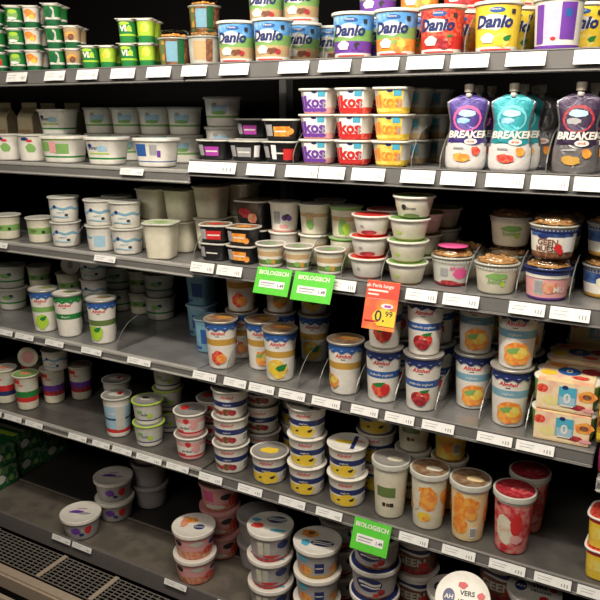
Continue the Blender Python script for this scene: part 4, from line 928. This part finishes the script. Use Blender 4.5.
# ---------------------------------------------------------------- price labels on the rails
WORD = dict(A='top', b='left second', B='second', c='left third', C='third', d='left fourth', D='fourth', e='left fifth', E='fifth', F='bottom tray')
def price(sh, p0, p1, where):
    z = ZS[sh]-.003 if sh != 'F' else -1.5885; hgt = dict(A=.031, B=.032, C=.029, D=.0245, E=.0245).get(sh, .020)
    yy = -.0012 if sh not in 'bcde' else -.0045
    if sh == 'F': yy = -.0055
    x0, x1 = along(p0, z, 0), along(p1, z, 0); hw = (x1-x0)/2
    m = MB(); m.box(-hw, hw, -.0012, 0, -hgt, 0, PAPER)
    ds = [('r', -hw*.42, -hgt*.32, hw*.8, .0012, GREYINK), ('r', -hw*.48, -hgt*.6, hw*.66, .0012, GREYINK)]
    ds += [('r', hw*(.50+.15*k), -hgt*.62, hw*.06, hgt*(.34 if k else .26), GREYINK) for k in range(3)]
    deco(m, ds, lambda off: (lambda u, v: (u, -.0012-off, v)), .0003)
    r = m.build('price_label')
    r.rotation_euler = (math.radians(-20), 0, 0)
    r.location = ((x0+x1)/2, yy, z); tag(r, 'white price label on the %s rail %s' % (WORD[sh], where), 'price label', 'white price labels on the rails')
for a in [('A', 8, 28, 'below the raspberry multipacks'), ('A', 46, 66, 'below the narrow twin packs'), ('A', 78, 99, 'below the single lime pack'), ('A', 112, 136, 'below the lime pack pair'), ('A', 148, 172, 'below the apricot granola jar'), ('A', 183, 208, 'below the greyish granola jar'),
          ('A', 221, 250, 'below the leftmost sky-blue pot'), ('A', 280, 310, 'below the gap after sky-blue pots'), ('A', 320, 352, 'below the purple-based pot'), ('A', 363, 400, 'below the orange-based pot'), ('A', 408, 445, 'below the red pot'), ('A', 452, 490, 'left below the yellow pot'), ('A', 507, 547, 'right below the yellow pot'), ('A', 575, 612, 'at the right photo edge'),
          ('b', 122, 145, 'between the lettered and blue-square tubs'), ('B', 190, 237, 'below the magenta-labelled tub'), ('B', 248, 276, 'below the plain black tub'), ('B', 287, 319, 'below the purple-lettered tubs'), ('B', 320, 346, 'below the red-lettered tubs'), ('B', 353, 386, 'below the yellow-labelled tubs'), ('B', 402, 436, 'left of the violet pouch'), ('B', 442, 477, 'below the violet pouch'), ('B', 487, 525, 'below the teal pouch'), ('B', 532, 570, 'left below the plum pouch'), ('B', 575, 612, 'at the right photo edge'),
          ('c', -8, 9, 'at the left photo edge'), ('c', 96, 117, 'below the pale blue panel pot'), ('C', 192, 215, 'below the red-labelled black tubs'), ('C', 218, 243, 'below the orange-labelled black tubs'), ('C', 330, 357, 'between green and orange signs'), ('C', 407, 438, 'below the pink-lidded cup'), ('C', 444, 480, 'below the green-lettered muesli cup'), ('C', 510, 546, 'below the berry muesli pair'), ('C', 551, 591, 'below the empty gap at right'),
          ('d', -3, 14, 'at the left photo edge'), ('d', 17, 35, 'below the soft-green-banded cup'), ('d', 47, 65, 'below the strong green cup'), ('d', 83, 103, 'below the olive-banded cup'), ('d', 129, 152, 'below the empty deck'),
          ('D', 194, 217, 'at the bay joint'), ('D', 225, 247, 'below the apple cup'), ('D', 250, 275, 'left below the yellow-fruit cup'), ('D', 280, 306, 'right below the yellow-fruit cup'), ('D', 313, 341, 'below the lone brown-lidded cup'), ('D', 352, 379, 'below the strawberry cups'), ('D', 386, 415, 'below the cherry cups'), ('D', 423, 455, 'below the empty gap'), ('D', 478, 513, 'below the peach cups'), ('D', 517, 555, 'below the fruit boxes'),
          ('e', -8, 3, 'at the left photo edge'), ('e', 6, 23, 'above the green cartons, left'), ('e', 27, 44, 'above the green cartons, right'), ('e', 70, 88, 'above the dark tray gap'), ('e', 94, 111, 'below the pale blue cup, left'), ('e', 114, 133, 'below the pale blue cup, right'), ('e', 138, 163, 'below the green-rimmed pots'), ('e', 168, 190, 'below the pink pots'),
          ('E', 200, 223, 'below the bean pots'), ('E', 239, 263, 'below the single vanilla pot'), ('E', 280, 306, 'below the middle vanilla stack'), ('E', 317, 343, 'left of the BIOLOGISCH sign'), ('E', 400, 429, 'below the cream-sided orange cup'), ('E', 443, 476, 'below the yellow and orange cup'), ('E', 490, 526, 'below the red cup'), ('E', 535, 572, 'below the empty gap'), ('E', 578, 615, 'at the right photo edge'),
          ('F', 54, 72, 'left of the low white-lidded pot'), ('F', 74, 93, 'in front of the low white-lidded pot'), ('F', 166, 188, 'in front of the salmon pots'), ('F', 219, 240, 'at the lower photo edge')]:
    price(*a)

# ---------------------------------------------------------------- signs clipped to the rails
def sign(sh, px, w, h, ang, base, fn, label, name='shelf_sign'):
    r = root(name); z = ZS[sh]+.010; x = along(px, z, -.01)
    m = MB(); m.box(-w/2, w/2, -.0012, 0, -h, 0, base, .0004)
    for s_ in fn: 
        pass
    deco(m, fn, lambda off: (lambda u, v: (u, -.0012-off, v)), .0004)
    m.build('sign_board', r)
    m = MB(); m.box(-.012, .012, 0, .006, -.012, .002, CLEARD); m.build('clip', r)
    r.location = (x, -.014, z); r.rotation_euler = (math.radians(-ang), 0, 0); tag(r, label, 'sign')
def greens(w, h, big=False):
    return [('t', 0, -h*.20, 0, .012 if not big else .0125, W, 'BIOLOGISCH', 0, .03), ('r', 0, -h*.62, w*.72, h*.26, PAPER), ('r', -w*.12, -h*.58, w*.40, h*.05, GREYINK), ('r', -w*.14, -h*.67, w*.36, h*.03, GREYINK), ('t', w*.25, -h*.64, 0, .009, INK, '1.49', 0, .02)]
sign('C', 276, .112, .076, 24, SIGNG, greens(.112, .076), 'bright green sign on the third rail, left of two, below tan-banded cups')
sign('C', 316, .122, .080, 24, SIGNG, greens(.122, .080), 'bright green sign on the third rail, right of two')
sign('E', 374, .112, .088, 24, SIGNG, greens(.112, .088, True), 'bright green BIOLOGISCH sign on the fifth rail above navy-lidded pots')
oh = .126; ow = .090
sign('C', 385, ow, oh, 17, SIGNO, [('r', 0, -oh*.18, ow*.995, oh*.34, SIGNR), ('t', -.008, -oh*.10, 0, .0095, W, 'ah Perla lungo', 0, .02), ('r', -.012, -oh*.20, .055, .005, W), ('r', -.024, -oh*.28, .030, .004, W), ('r', -.01, -oh*.37, .05, .0015, LPINK), ('e', .018, -oh*.50, .034, .014, W), ('r', .020, -oh*.50, .018, .006, MAG),
     ('e', .012, -oh*.73, .062, .044, YEL), ('r', .020, -oh*.75, .048, .040, YEL), ('t', .002, -oh*.72, 0, .030, INK, '0.', 0, .01), ('t', .026, -oh*.66, 0, .015, INK, '99', 0, .01), ('r', -.02, -oh*.82, .04, .003, RED)],
     'orange and red promotion sign reading 0.99 on the third rail')
# drop any prototype that was never placed
for k, K in KIND.items():
    if not K['used'] and K['root'].get('label') is None:
        for c in list(K['root'].children): bpy.data.objects.remove(c)
        bpy.data.objects.remove(K['root'])
